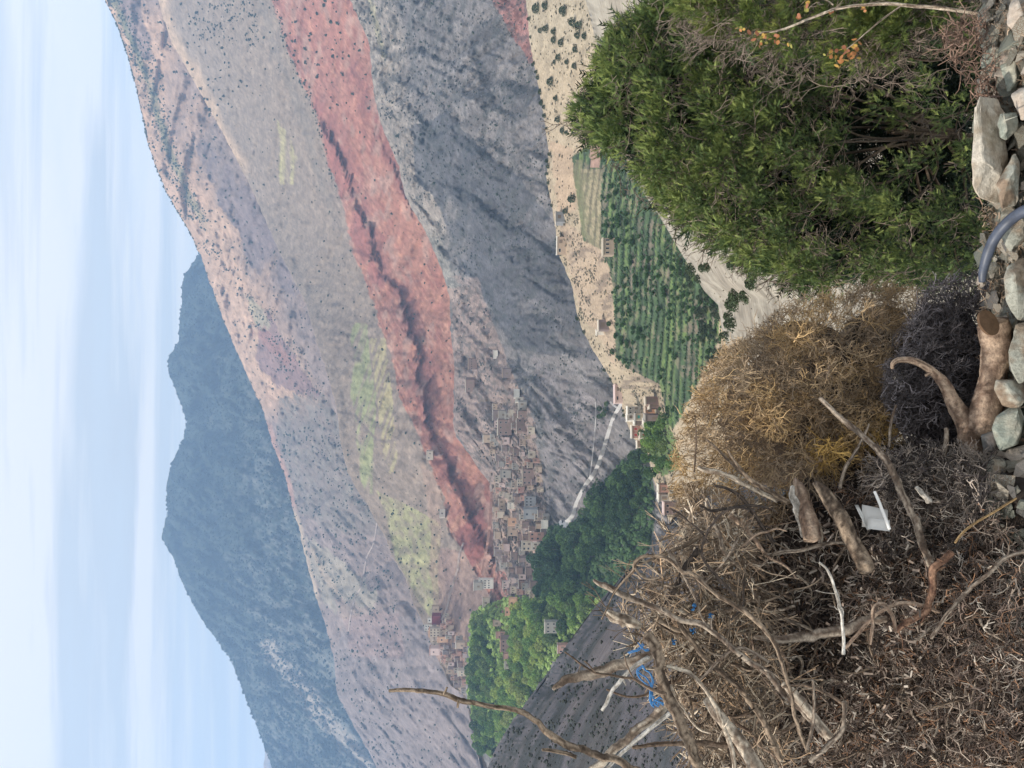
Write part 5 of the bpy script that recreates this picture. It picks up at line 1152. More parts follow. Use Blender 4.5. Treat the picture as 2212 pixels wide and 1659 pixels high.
# ------------------------------------------------------------------ random sticks of the pile
rr_ = random.Random(33)
def pile_depth(X, Y):
    d_ = float(sh8.depth(np.array(X), np.array(Y))) if X > sh8.r(Y) else 2.75
    return min(d_, 2.8)
tn = ['shag', 'pale', 'bark', 'brown', 'grey', 'dark', 'bark', 'brown', 'grey', 'bark']
made = 0
pile = [(1420, 1190), (1385, 1260), (1400, 1390), (1450, 1500), (1500, 1659), (2212, 1659), (2212, 1260), (2050, 1180), (1880, 1160), (1750, 1090), (1600, 1075)]
lab = {'L': ('weathered stick tangled in the airy outer part of the brush pile', 'sticks of the outer brush pile'), 'M': ('stick lying in the dark hollow of the brush pile', 'sticks of the dark hollow'), 'R': ('short stick scattered over the root litter', 'sticks on the root litter')}
while made < 330:
    X = rr_.uniform(1385, 2200); Y = rr_.uniform(1080, 1665)
    if not inpoly(np.array([X]), np.array([Y]), pile)[0]: continue
    z = 'L' if X < 1640 else ('M' if X < 1900 and Y < 1420 else 'R')
    if z == 'R' and rr_.random() < .6: continue
    an = rr_.gauss(.95, .75) if z != 'R' else rr_.uniform(0, 3.14)
    ln = rr_.uniform(60, 210) if z == 'L' else rr_.uniform(40, 120); r0 = rr_.choice([2.2, 3, 4, 5, 6.5, 8]) if z == 'L' else rr_.uniform(1.8, 4.6)
    D0 = pile_depth(X, Y) - rr_.uniform(.02, .45 if z == 'L' else .12)
    m = 5; a = an; x, y = X, Y; pp = [(x, y, r0)]
    for k in range(m):
        a += rr_.gauss(0, .3); x += math.cos(a) * ln / m; y += math.sin(a) * ln / m; pp.append((x, y, r0 * (1 - .11 * (k + 1))))
    st(pp, rr_.choice(tn), lab[z][0], lab[z][1], D=D0, Dend=D0 + rr_.uniform(-.12, .12), twigs=rr_.choice([0, 1, 2, 3]), sides=6)
    made += 1
# ------------------------------------------------------------------ twig masses
def twig_net(name, seeds, D, dirs, gens, length, rad, base, rng, keep=None, spread=.75, label=None, m=None, **props):
    """branching dry twigs grown from many starts (positions in metres)"""
    p = seeds; d = dirs; S0 = []; S1 = []; R0 = []; R1 = []; Cc = []
    c = base.copy(); ln = length.copy(); r = rad.copy()
    for g in range(gens):
        q = p + d * ln[:, None]
        if keep is not None:
            k = keep(q)
            p, q, d, c, ln, r = p[k], q[k], d[k], c[k], ln[k], r[k]
        S0.append(p); S1.append(q); R0.append(r); R1.append(r * .8); Cc.append(c)
        if g == gens - 1: break
        nn = []
        for s_ in (0, 1):
            t = rng.normal(size=d.shape); t -= (t * d).sum(1)[:, None] * d; t /= np.linalg.norm(t, axis=1)[:, None] + 1e-9
            nd = d + t * rng.uniform(.4, 1.3, (len(d), 1)) * spread; nd /= np.linalg.norm(nd, axis=1)[:, None]
            nn.append(nd)
        p = np.concatenate([q, q]); d = np.concatenate(nn); c = np.concatenate([c, c]) * (1 + (rng.random((2 * len(c), 1)) - .5) * .25)
        ln = np.concatenate([ln, ln]) * rng.uniform(.65, 1.0, 2 * len(ln)); r = np.concatenate([r, r]) * .78
    P0 = np.concatenate(S0); P1 = np.concatenate(S1)
    V, F = prisms(P0, P1, np.concatenate(R0), np.concatenate(R1), 3)
    CC = np.repeat(np.concatenate(Cc), 6, 0)
    return V, F, CC
def unit(v): return v / (np.linalg.norm(v, axis=1)[:, None] + 1e-9)
def topix(q):
    return 1106 - (q[:, 2] - CAMZ) / (q[:, 1] * K), 829.5 - q[:, 0] / (q[:, 1] * K)
def bush(name, poly, Dc, dep, n, lpx, rpx, colf, seed, label, cat, gens=4, cen=None, core=None, up=.35, jag=26, surf=.55):
    rng = np.random.default_rng(seed)
    X, Y = pick(n, (min(q[0] for q in poly), max(q[0] for q in poly), min(q[1] for q in poly), max(q[1] for q in poly)), lambda x, y: inpoly(x, y, poly) * np.clip((fbm(x / 24, y / 24, seed + 2, 3) - .30) * 3.2, .12, 1), rng)
    n = len(X)
    cx, cy = cen
    R_ = max(np.hypot(np.array([q[0] for q in poly]) - cx, np.array([q[1] for q in poly]) - cy))
    rho = np.clip(np.hypot(X - cx, Y - cy) / (R_ * .95), 0, 1)
    half = dep * np.sqrt(1 - rho ** 2)
    D = Dc - half * (1 - surf * rng.random(n) ** 1.3 * 1.6) + (fbm(X / 38, Y / 38, seed, 3) - .5) * dep * .9
    p = at(X, Y, D); c0 = np.array(P(cx, cy, Dc + .1))
    d = unit(unit(p - c0) * 1.0 + rng.normal(size=(n, 3)) * .75 + np.array([0, -.1, up]))
    def keep(q):
        x, y = topix(q); j = (vn(q[:, 0] * 40, q[:, 2] * 40, 5) - .5) * jag
        return inpoly(x + j, y + j, poly) | (rng.random(len(x)) < .25)
    V, F, CC = twig_net(name, p, D, d, gens, rng.uniform(.6, 1.3, n) * lpx * K * Dc, rng.uniform(.8, 1.2, n) * rpx * K * Dc, colf(X, Y, rng), rng, keep)
    e = empty(name, P(core[0], core[1], Dc) if core else P(cx, cy, Dc), label, cat)
    base = np.array(e.location)
    o = link('twigs', mesh_np('twigs', V - base, F, CC, smooth=False), M_twig, e, kind='stuff')
    return e, base, rng
thorn = [(1450, 1060), (1452, 990), (1462, 940), (1485, 880), (1520, 800), (1560, 755), (1620, 712), (1680, 668), (1740, 645), (1800, 632), (1860, 618), (1930, 610), (1990, 622), (1998, 650), (1960, 720), (1920, 790), (1905, 860), (1925, 900), (1945, 930), (1960, 960), (1990, 985), (2000, 1010), (1950, 1045), (1880, 1065), (1800, 1075), (1720, 1110), (1640, 1180), (1540, 1200), (1470, 1160)]
def c_thorn(X, Y, rng):
    n = fbm(X / 50, Y / 50, 61, 3)
    c = np.array([.45, .335, .215]) * np.ones((len(X), 3))
    c = mixc(c, (.45, .305, .15), sm(.42, .56, n) * .85)
    c = mixc(c, (.24, .175, .12), sm(.50, .62, fbm(X / 18 + 5, Y / 18, 63, 3)) * .8)
    c = mixc(c, (.58, .38, .13), sm(48, 25, np.hypot(X - 1795, Y - 975)) + sm(42, 20, np.hypot(X - 1900, (Y - 945) * .7)))
    c = mixc(c, (.20, .16, .125), sm(.5, .6, fbm(X / 30 + 9, Y / 30, 66, 3)) * .6 + sm(1030, 1120, Y) * .4)
    return c * (.8 + .4 * rng.random((len(X), 1)))
e, base, rng = bush('thorn_bush', thorn, 3.25, .5, 5000, 13, 1.0, c_thorn, 41, 'large dry golden brown thorn bush with zigzag spines below the juniper', 'thorn bush', cen=(1740, 900), core=(1960, 900))
# added dark lumps behind the twigs, coloured as the bush's shaded inside
V_ = []
rngc = np.random.default_rng(8)
def core_lump(name, cx, cy, D, rx, ry, rd, col, parent, base, seed):
    rng = np.random.default_rng(seed); u, v = np.meshgrid(np.linspace(0, 2 * np.pi, 40, endpoint=False), np.linspace(.05, np.pi - .05, 24))
    n = fbm(np.cos(u) * 2 + 5 + v, np.sin(u) * 2 + v * 2, seed, 4)
    s_ = .75 + .6 * (n - .5) * 2 * .5
    x = np.sin(v) * np.cos(u) * s_; y = np.cos(v) * s_; z = np.sin(v) * np.sin(u) * s_
    c = P(cx, cy, D)
    V = np.stack([c.x + x * ry * K * D, c.y + y * rd, c.z + z * rx * K * D], -1).reshape(-1, 3) - base
    i = np.arange(24 * 40).reshape(24, 40); j = np.roll(i, -1, 1)
    F = np.stack([i[:-1], j[:-1], j[1:], i[1:]], -1).reshape(-1, 4)
    return link(name, mesh_np(name, V, F, np.array(col) * np.ones((960, 3))), M_twig, parent, kind='stuff')
core_lump('shade_backing', 1760, 880, 3.45, 225, 225, .16, (.055, .04, .03), e, base, 4)
core_lump('shade_backing', 1890, 735, 3.5, 95, 95, .12, (.06, .045, .033), e, base, 9)
rng2 = np.random.default_rng(12)
darkp = [(1985, 650), (2010, 615), (2060, 600), (2110, 590), (2150, 590), (2165, 620), (2172, 680), (2150, 740), (2140, 830), (2120, 930), (2090, 1000), (2070, 1060), (2000, 1090), (1930, 1085), (1905, 1060), (1930, 1030), (1985, 1000), (1945, 930), (1910, 870), (1915, 790), (1950, 715)]
def c_dark(X, Y, rng):
    c = np.array([.10, .088, .09]) * np.ones((len(X), 3))
    k = rng.random(len(X))
    c = mixc(c, (.25, .225, .235), sm(.66, .8, k)); c = mixc(c, (.30, .27, .27), (k > .95) * .8)
    return c
e, base, rng = bush('charred_bush', darkp, 2.85, .22, 2600, 14, 1.2, c_dark, 42, 'dark blackish dead bush packed between the thorn bush and the stones', 'dead bush', cen=(2030, 840), core=(2150, 840))
core_lump('shade_backing', 2045, 820, 3.0, 105, 190, .12, (.02, .017, .018), e, base, 6)  # added near-black lumps stand in for shade deep inside this bush
core_lump('shade_backing', 2010, 1010, 2.95, 70, 90, .1, (.02, .017, .018), e, base, 7)
# brown root tuft by the upper stones
tuft = [(2040, 60), (2070, 35), (2120, 30), (2150, 80), (2160, 150), (2150, 215), (2110, 225), (2090, 190), (2060, 150), (2030, 100)]
e, base, rng = bush('root_tuft', tuft, 2.42, .06, 130, 26, 1.5, lambda X, Y, r: np.array([.19, .125, .095]) * (.6 + .7 * r.random((len(X), 1))), 43, 'tuft of curly brown roots hanging beside the upper stones', 'root tuft', gens=4, cen=(2110, 130), core=(2150, 130), up=.2)

# loose litter of the pile, nobody could count it
def litter(name, n, box, wf, dfun, lpx, rpx, colf, seed, gens=2, spread=.6):
    rng = np.random.default_rng(seed)
    X, Y = pick(n, box, wf, rng); n = len(X)
    D = dfun(X, Y, rng); p = at(X, Y, D)
    d = unit(rng.normal(size=(n, 3)) * np.array([1, .5, 1]))
    V, F, CC = twig_net(name, p, D, d, gens, rng.uniform(.4, 1.5, n) * lpx * K * D, rng.uniform(.6, 1.5, n) * rpx * K * D, colf(X, Y, rng), rng, None, spread)
    return link(name, mesh_np(name, V, F, CC, smooth=False), M_twig, kind='stuff')
def pal(cs, w):
    cs = np.array(cs)
    return lambda X, Y, rng: cs[rng.choice(len(cs), len(X), p=w)] * (.7 + .6 * rng.random((len(X), 1)))
onm = lambda lo, hi: (lambda X, Y, rng: np.minimum(sh8.depth(np.maximum(X, sh8.r(Y)), Y), 3.0) - rng.uniform(lo, hi, len(X)))
pile2 = pile[:7] + [(2200, 1200), (2150, 1120), (2090, 1060), (1960, 1040), (1830, 1020), (1750, 1050), (1640, 1080), (1600, 1075)]
pl = lambda x, y: inpoly(x, y, pile2) * (x > sh8.r(y) - 5)
litter('root_litter', 8500, (1590, 2225, 1030, 1680), lambda x, y: pl(x, y) * (np.hypot(x - 1888, y - 1115) > 42) * np.where((x < 1880) & (y < 1430), .35, 1.), onm(-.01, .11), 16, 1.15, pal([(.15, .11, .09), (.30, .245, .20), (.06, .045, .038), (.27, .155, .095), (.44, .39, .33)], [.32, .20, .32, .10, .06]), 61, 3, .9)
litter('bark_chips', 900, (1500, 2000, 1090, 1680), lambda x, y: inpoly(x, y, pile) * .8, onm(0, .25), 13, 2.3, pal([(.42, .36, .30), (.27, .21, .17), (.14, .11, .09)], [.25, .4, .35]), 62, 1)
airy = [(1462, 1140), (1400, 1230), (1360, 1300), (1330, 1330), (1400, 1400), (1440, 1470), (1470, 1560), (1500, 1670), (1700, 1670), (1680, 1450), (1640, 1300), (1620, 1150), (1560, 1080)]
litter('twig_tangle', 1300, (1320, 1720, 1080, 1680), lambda x, y: inpoly(x + (fbm(x / 25, y / 25, 9) - .5) * 60, y, airy) * sm(.40, .52, fbm(x / 28, y / 28, 67, 3)), lambda X, Y, r: 2.3 + r.random(len(X)) * .5, 30, 1.2, pal([(.58, .48, .36), (.36, .27, .19), (.12, .09, .065), (.44, .30, .19)], [.14, .30, .44, .12]), 63, 3, .55)
litter('twig_tangle', 900, (1460, 1720, 1090, 1670), lambda x, y: inpoly(x, y, airy) * .8, lambda X, Y, r: 2.5 + r.random(len(X)) * .35, 26, 2.2, pal([(.50, .42, .33), (.30, .23, .17), (.12, .09, .07)], [.35, .35, .3]), 64, 2, .4)
litter('charred_litter', 1500, (1900, 2130, 985, 1190), lambda x, y: (np.hypot(x - 1890, y - 1112) > 55) * np.where(y > 1110, .5, 1.), lambda X, Y, r: np.minimum(sh8.depth(np.maximum(X, sh8.r(Y)), Y), sh9.depth(np.maximum(X, sh9.r(np.minimum(Y, 1200.))), np.minimum(Y, 1200.))) * 1.0 - r.uniform(0, .12, len(X)), 14, 1.1, pal([(.10, .085, .075), (.24, .20, .17), (.34, .29, .25), (.05, .04, .04)], [.35, .25, .15, .25]), 66, 4, .8)
litter('ground_twigs', 1500, (2120, 2225, 0, 1150), lambda x, y: x * 0 + .6, lambda X, Y, r: sh9.depth(np.maximum(X, sh9.r(Y)), Y) - .012, 8, 1.0, pal([(.35, .27, .2), (.2, .14, .1)], [.5, .5]), 65, 2)

# ------------------------------------------------------------------ white broken plastic tub, blue string, hose
M_plas = mat('white_plastic', (0.74, 0.72, 0.69), var=.08, scale=12, bump=.1, dist=.002, rough=.45, spec=.5)
M_blue = mat('blue_string', (0.05, 0.19, 0.42), var=.2, scale=40, bump=.2, dist=.002, rough=.6)
M_hose = mat('hose_rubber', (0.055, 0.066, 0.095), var=.35, scale=25, bump=.15, dist=.002, rough=.5, spec=.5, stretch=(1, 1, 1))
tub = empty('plastic_tub', P(1885, 1115, 2.32), 'broken white plastic tub caught under the sticks beside the broad log', 'plastic tub')
tb = np.array(tub.location)
def grid_shell(rows, name, m, parent, base, thick=.004):
    A = np.array([[list(P(*c)) for c in r_] for r_ in rows]) - base
    n_, k = A.shape[:2]
    B = A + np.array([0, thick, -thick * .5])
    V = np.concatenate([A.reshape(-1, 3), B.reshape(-1, 3)]); i = np.arange(n_ * k).reshape(n_, k); o_ = n_ * k
    F = [np.stack([i[:-1, :-1], i[:-1, 1:], i[1:, 1:], i[1:, :-1]], -1).reshape(-1, 4)]
    F.append(F[0][:, ::-1] + o_)
    for a in (i[0], i[-1], i[:, 0], i[:, -1]):
        F.append(np.stack([a[:-1], a[1:], a[1:] + o_, a[:-1] + o_], 1))
    return link(name, mesh_np(name, V, np.concatenate(F)), m, parent)
grid_shell([[(1846 + a * .5 + b * 8, 1091 + a, 2.33 + b * .03) for b in (0, .5, 1)] for a in (0, 12, 24, 36, 46, 54)], 'curved_lip', M_plas, tub, tb)
grid_shell([[(1862 + i * 14, 1090 + i * 3 + j * 12 - (j > 2) * i * 2, 2.39 - .012 * j) for j in range(5)] for i in range(5)], 'side_wall', M_plas, tub, tb)
grid_shell([[(1874 + i * 12, 1118 + i * 1.5 + j * 8, 2.34 - .01 * j) for j in range(4)] for i in range(5)], 'base_panel', M_plas, tub, tb)
o = st([(1889, 1062, 3.5), (1896, 1078, 3.8), (1905, 1100, 4), (1914, 1122, 4), (1922, 1143, 4)], 'white', 'smooth white rod lying over the broken plastic tub', name='white_rod', cat='rod', D=2.26, lump=.03)
o.data.materials.clear(); o.data.materials.append(M_plas)
strings = [[(1387, 1436), (1392, 1446), (1402, 1452), (1407, 1462), (1409, 1472), (1405, 1484), (1404, 1500), (1403, 1514), (1409, 1526)], [(1388, 1438), (1377, 1446), (1376, 1456), (1384, 1468), (1396, 1478), (1404, 1486), (1403, 1500), (1406, 1518)], [(1376, 1448), (1384, 1456), (1396, 1464), (1405, 1480), (1407, 1500), (1414, 1512), (1424, 1506), (1432, 1512)], [(1408, 1524), (1414, 1512), (1424, 1516), (1436, 1518), (1444, 1512)], [(1378, 1388), (1384, 1396), (1392, 1404), (1400, 1402)], [(1356, 1410), (1364, 1406), (1374, 1404), (1382, 1398), (1388, 1390)], [(1412, 1516), (1418, 1524), (1424, 1514), (1430, 1522)]]
parts = []
for k, s_ in enumerate(strings):
    for q in range(2):
        parts.append(tube([(a + q * 3, b + q * 2, 2.12 + .01 * q, 1.5) for a, b in s_], 'grey', 5, .05, 80 + k * 3 + q, step=3))
V, F, cc = joinp(parts)
me = tri_fix(V, F, cc, 'blue_string'); o = link('blue_string', me, M_blue); o['label'] = 'bright blue plastic string looped around the knotty stump'; o['category'] = 'string'
for (a, b, s_, wd) in [(1500, 1312, 9, 'frayed blue string end deep in the tangle'), (1535, 1330, 6, 'small blue scrap beside the long grey limb'), (1497, 1362, 8, 'blue scrap of plastic under the grey limb'), (1455, 1386, 7, 'blue scrap of plastic beside the top of the knotty stump')]:
    q = []
    for k in range(7):
        an = rr_.uniform(0, 6.28); q.append(tube([(a, b, 2.35, 1.8), (a + math.cos(an) * s_ * .6, b + math.sin(an) * s_ * .6, 2.33, 1.8), (a + math.cos(an + .5) * s_, b + math.sin(an + .5) * s_, 2.34, 1.2)], 'grey', 5, .05, k, step=3))
    V, F, cc = joinp(q); o = link('blue_scrap', tri_fix(V, F, cc, 'blue_scrap'), M_blue); o['label'] = wd; o['category'] = 'plastic scrap'
hose = tube([(2122, 608, 2.30, 8), (2123, 590, 2.29, 10), (2128, 568, 2.28, 11.5), (2136, 542, 2.26, 12.5), (2148, 516, 2.24, 13), (2164, 494, 2.21, 13.5), (2184, 474, 2.18, 14), (2208, 458, 2.14, 14.5), (2240, 446, 2.10, 15)], 'grey', 20, .0, 3, wig=0)
V, F, cc = hose; cc = cc * 0 + 1
o = link('water_hose', tri_fix(V, F, cc, 'water_hose'), M_hose); o['label'] = 'thick dark blue grey water hose curving over the ledge stones'; o['category'] = 'hose'

# ------------------------------------------------------------------ junipers
M_jun = mat('juniper_foliage', var=.3, scale=25, bump=0, rough=.65, trans=.2)
def spray(rng):
    """flat fan of scale leaf twiglets, unit length along +x"""
    tris = []
    def kite(p, d, l, w):
        n_ = np.array([-d[1], d[0], 0]); tris.extend([(p - n_ * w, p + n_ * w, p + d * l)] if w < .05 else [(p, p + d * l * .45 + n_ * w * .6, p + d * l), (p, p + d * l, p + d * l * .45 - n_ * w * .6)])
    ax = np.array([1., 0, 0])
    kite(np.zeros(3), ax, 1.0, .055)
    for t in np.linspace(.1, .9, 7):
        for s_ in (-1, 1):
            a = s_ * rng.uniform(.45, .95); d = np.array([math.cos(a), math.sin(a), rng.uniform(-.35, .35)])
            kite(ax * t, d, (1 - t * .6) * rng.uniform(.3, .55), .031)
    return np.array(tris).reshape(-1, 3)
def jrot(d, rng):
    d = unit(d); t = rng.normal(size=d.shape); t -= (t * d).sum(1)[:, None] * d; t = unit(t)
    return np.stack([d, t, np.cross(d, t)], 1)   # rows
def juniper(name, poly, Dc, dep, ncl, nsp, pal_, seed, label, wdens, size=(16, 30), crad=(32, 62), cen=(1700, 300), lean=(0, -.35, .55), back=0, trunk=None):
    rng = np.random.default_rng(seed)
    X, Y = pick(ncl, (min(q[0] for q in poly), max(q[0] for q in poly), min(q[1] for q in poly), max(q[1] for q in poly)), lambda x, y: inpoly(x, y, poly) * wdens(x, y), rng)
    ncl = len(X)
    rho = np.clip(np.hypot((X - cen[0]) / cen[2], (Y - cen[1]) / cen[3]), 0, 1)
    D = Dc - dep * np.sqrt(1 - rho ** 2) * (1 - .9 * rng.random(ncl) ** 1.6)
    cc = at(X, Y, D); cr_ = rng.uniform(*crad, ncl) * K * D
    k = rng.integers(0, ncl, nsp)
    v = unit(rng.normal(size=(nsp, 3)) + np.array(lean) * .9)
    rad = rng.random(nsp) ** .45
    p = cc[k] + v * (cr_[k] * rad)[:, None] * np.array([1, .8, .9])
    d = unit(v * .8 + np.array(lean) + rng.normal(size=(nsp, 3)) * .45)
    L_ = rng.uniform(*size, nsp) * K * p[:, 1]
    protos = np.stack([spray(rng) for _ in range(8)])
    M_ = jrot(d, rng); pr = protos[rng.integers(0, 8, nsp)]
    V = p[:, None] + np.einsum('nij,njk->nik', pr * L_[:, None, None], M_)
    nv = pr.shape[1]
    x, y = topix(p)
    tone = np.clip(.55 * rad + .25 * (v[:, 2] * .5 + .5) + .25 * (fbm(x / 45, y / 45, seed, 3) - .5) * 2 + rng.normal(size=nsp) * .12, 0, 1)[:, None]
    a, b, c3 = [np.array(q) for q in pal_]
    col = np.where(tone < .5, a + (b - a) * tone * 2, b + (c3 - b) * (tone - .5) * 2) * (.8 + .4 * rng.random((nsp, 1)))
    CC = np.repeat(col, nv, 0)
    e = empty(name, P(trunk[0], trunk[1], Dc), label, 'tree')
    base = np.array(e.location)
    F = np.arange(nsp * nv).reshape(-1, 3)
    link('crown', mesh_np('crown', V.reshape(-1, 3) - base, F, CC, smooth=False), M_jun, e, kind='stuff')
    if back:
        bx, by = pick(back, (min(q[0] for q in poly), max(q[0] for q in poly), min(q[1] for q in poly), max(q[1] for q in poly)), lambda x, y: inpoly(x - (x - cen[0]) * -.03, y - (y - cen[1]) * -.05, poly) * np.where(wdens(x, y) > .04, 1, 0), rng)
        nb = len(bx); pb = at(bx, by, Dc + rng.uniform(.05, .5, nb)); db = unit(rng.normal(size=(nb, 3)) + np.array([0, 0, .5]))
        Mb = jrot(db, rng); prb = protos[rng.integers(0, 8, nb)]; Vb = pb[:, None] + np.einsum('nij,njk->nik', prb * (rng.uniform(42, 72, nb) * K * Dc)[:, None, None], Mb)
        link('inner_foliage', mesh_np('inner_foliage', Vb.reshape(-1, 3) - base, np.arange(nb * nv).reshape(-1, 3), np.repeat(a * (.6 + .7 * rng.random((nb, 1))), nv, 0), smooth=False), M_jun, e, kind='stuff')
    # limbs from the trunk foot towards the clumps
    tp = []
    foot = (trunk[0], trunk[1]); idx = rng.choice(ncl, min(26, ncl), replace=False)
    for n_, i in enumerate(idx):
        mx_, my_ = foot[0] + (X[i] - foot[0]) * .5 + rng.normal() * 25, foot[1] + (Y[i] - foot[1]) * .5 + rng.normal() * 30
        tp.append(tube([(foot[0] - rng.uniform(0, 160), foot[1] - rng.uniform(0, 20), Dc, 5), (mx_ + rng.normal() * 30, my_ + rng.normal() * 35, Dc - .05, 3), ((mx_ + X[i]) / 2 + rng.normal() * 25, (my_ + Y[i]) / 2 + rng.normal() * 25, (D[i] + Dc) / 2, 2.2), (X[i], Y[i], D[i] + .1, 1.4)], 'bark', 5, .1, n_ + seed, step=18))
    V, F, c_ = joinp(tp)
    V = V - base
    link('limbs', tri_fix(V, F, c_ * .6, 'limbs'), M_wood, e)
    tk = tube([(trunk[0] + 260, trunk[1], Dc + .05, 26), (trunk[0] + 100, trunk[1] + 5, Dc, 20), (trunk[0], trunk[1], Dc, 14), (trunk[0] - 160, trunk[1] - 20, Dc, 8)], 'bark', 10, .15, seed, step=18)
    link('trunk', tri_fix(tk[0] - base, tk[1], tk[2] * .7, 'trunk'), M_wood, e)
    # bare fine twigs inside
    n = 900
    k2 = rng.integers(0, ncl, n); pz = cc[k2] + rng.normal(size=(n, 3)) * .06 + np.array([0, .12, -.05])
    V, F, c_ = twig_net('t', pz, None, unit(rng.normal(size=(n, 3)) + np.array([0, -.2, .4])), 4, rng.uniform(12, 26, n) * K * Dc, np.full(n, 1.0 * K * Dc), np.array([.17, .135, .11]) * (.6 + .9 * rng.random((n, 1))), rng)
    link('dead_twigs', mesh_np('dead_twigs', V - base, F, c_, smooth=False), M_twig, e, kind='stuff')
    return e
jp = [(1248, 236), (1268, 185), (1296, 150), (1318, 90), (1345, 40), (1400, 20), (1450, -60), (2150, -60), (2160, 150), (2130, 210), (2112, 260), (2110, 430), (2150, 480), (2130, 590), (2060, 610), (1985, 625), (1950, 600), (1850, 620), (1800, 618), (1760, 628), (1700, 612), (1640, 575), (1590, 545), (1540, 530), (1490, 490), (1440, 450), (1400, 395), (1370, 350), (1320, 325), (1275, 300)]
hole = [(1880, 318, 20, 20), (1990, 425, 18, 26), (1905, 352, 20, 14), (1950, 470, 12, 14), (2005, 300, 12, 8)]
def wj(x, y):
    w = .35 + .65 * sm(.40, .56, fbm(x / 55, y / 55, 71, 3))
    w = w * np.where((x > 1830) & (y < 420), .30, 1) * np.where((x > 1700) & (x < 1900) & (y > 110) & (y < 300), .45, 1)
    for a, b, c, d in hole:
        w = w * sm(.95, 1.3, np.hypot((x - a) / (c * 1.25), (y - b) / (d * 1.25)))
    return np.clip(w, 0, 1)
juniper('juniper_tree', jp, 4.9, 1.0, 600, 35000, [(.020, .036, .020), (.095, .145, .048), (.32, .37, .11)], 91, 'big dense dark green juniper filling the upper right of the view', wj, size=(10, 22), crad=(22, 44), cen=(1750, 290, 560, 420), back=13000, trunk=(2080, 300))
jp2 = [(1448, -60), (1455, 0), (1480, 20), (1520, 40), (1560, 65), (1600, 90), (1640, 100), (1690, 108), (1730, 118), (1780, 122), (1830, 135), (1880, 130), (1930, 124), (1980, 118), (2010, 95), (2030, 60), (2060, 20), (2080, -60)]
juniper('juniper_tree', jp2, 3.6, .45, 110, 6000, [(.035, .06, .024), (.11, .15, .04), (.27, .29, .08)], 93, 'yellow green juniper branch mass crossing the upper edge before the dark one', lambda x, y: .4 + .6 * (fbm(x / 40, y / 40, 72) > .45), size=(16, 30), crad=(22, 40), cen=(1750, -20, 400, 170), back=900, trunk=(2110, -40))



# ------------------------------------------------------------------ give alike things a label of their own
ORD = ['nearest', 'second nearest', 'third nearest', 'fourth nearest', 'fifth nearest', 'sixth nearest', 'seventh nearest', 'eighth nearest', 'ninth nearest', 'tenth nearest', 'eleventh nearest', 'twelfth nearest', 'thirteenth nearest', 'fourteenth nearest']
def relabel(group, desc, lms):
    bpy.context.view_layer.update()
    g = [o for o in C.objects if o.get('group') == group and o.parent is None]
    pos = []
    for o in g:
        q = o.matrix_world.translation
        if o.type == 'MESH' and q.length < .01:
            q = o.data.vertices[len(o.data.vertices) // 3].co
        y = max(q.y, .1); pos.append((1106 - (q.z - CAMZ) / (y * K), 829.5 - q.x / (y * K)))
    free = set(range(len(g))); cnt = [0] * len(lms)
    while free:
        best = None
        for li, (X, Y, ph) in enumerate(lms):
            if cnt[li] >= len(ORD): continue
            i = min(free, key=lambda i: (pos[i][0] - X) ** 2 + (pos[i][1] - Y) ** 2)
            d = (pos[i][0] - X) ** 2 + (pos[i][1] - Y) ** 2
            if best is None or d < best[0]: best = (d, li, i)
        if best is None: break
        _, li, i = best
        # the rank is counted among the whole group so that it stays true
        X, Y, ph = lms[li]
        rank = sum((pos[k][0] - X) ** 2 + (pos[k][1] - Y) ** 2 < best[0] for k in range(len(g)))
        if rank < len(ORD): g[i]['label'] = '%s, %s to %s' % (desc, ORD[rank], ph)
        cnt[li] += 1; free.discard(i)
relabel('trees in the shady valley grove', 'dark green grove tree', [(1342, 872, 'the top bend of the road'), (1208, 1126, 'the wide road end'), (1170, 1135, 'the narrow white hut'), (1155, 1195, 'the burnt ground'), (1415, 1030, 'the spur crest'), (1440, 1100, 'the thorn bush tips'), (1301, 980, 'the middle of the gravel road'), (1264, 1050, 'the lower gravel road'), (1400, 1200, 'the dark shaded slope'), (1190, 1300, 'the lone grey white house')])
relabel('mid green trees of the valley grove', 'mid green grove tree', [(1190, 1356, 'the grey white house'), (1155, 1290, 'the burnt ground'), (1290, 1320, 'the dark shaded slope')])
relabel('bright trees below the red spur', 'bright spring green tree', [(1105, 1303, 'the bright peach house'), (1095, 1437, 'the last cream spur house'), (1190, 1356, 'the grey white house'), (1212, 1403, 'the small reddish grove house'), (1110, 1600, 'the long curved branch'), (1150, 1500, 'the dark shaded slope')])
relabel('fresh green trees of the upper grove', 'fresh green tree', [(1048, 1303, 'the small cream spur house'), (1070, 1347, 'the small tan row house'), (998, 1455, 'the whitish far village house'), (1092, 1395, 'the long dark brown house'), (1040, 1650, 'the lower picture edge'), (1094, 1437, 'the last cream spur house')])
relabel('trees behind the spur hamlet', 'leafy hamlet tree', [(1400, 915, 'the house with three openings')])
relabel('orchard trees on the green terraces', 'small terrace orchard tree', [(1312, 532, 'the tan farmhouse'), (1300, 701, 'the ruined stone house'), (1294, 720, 'the tiny white hut'), (1238, 430, 'the round isolated tree'), (1406, 864, 'the uppermost hamlet house'), (1330, 320, 'the tip of the big juniper'), (1550, 690, 'the pale slope bushes'), (1510, 800, 'the thorn bush'), (1408, 903, 'the wide dark grey hamlet house'), (1440, 560, 'the pale spur'), (1360, 800, 'the long pink walled house'), (1420, 700, 'the middle of the terraces'), (1340, 620, 'the upper terrace edge'), (1500, 640, 'the pale spur corner')])
relabel('bushes on the pale stony slope', 'grey green slope bush', [(1550, 690, 'the green terraces'), (1640, 690, 'the thorn bush')])
relabel('bushes below the terraces', 'dark green bush below the terraces', [(1500, 600, 'the big juniper'), (1555, 780, 'the thorn bush'), (1550, 690, 'the pale slope')])
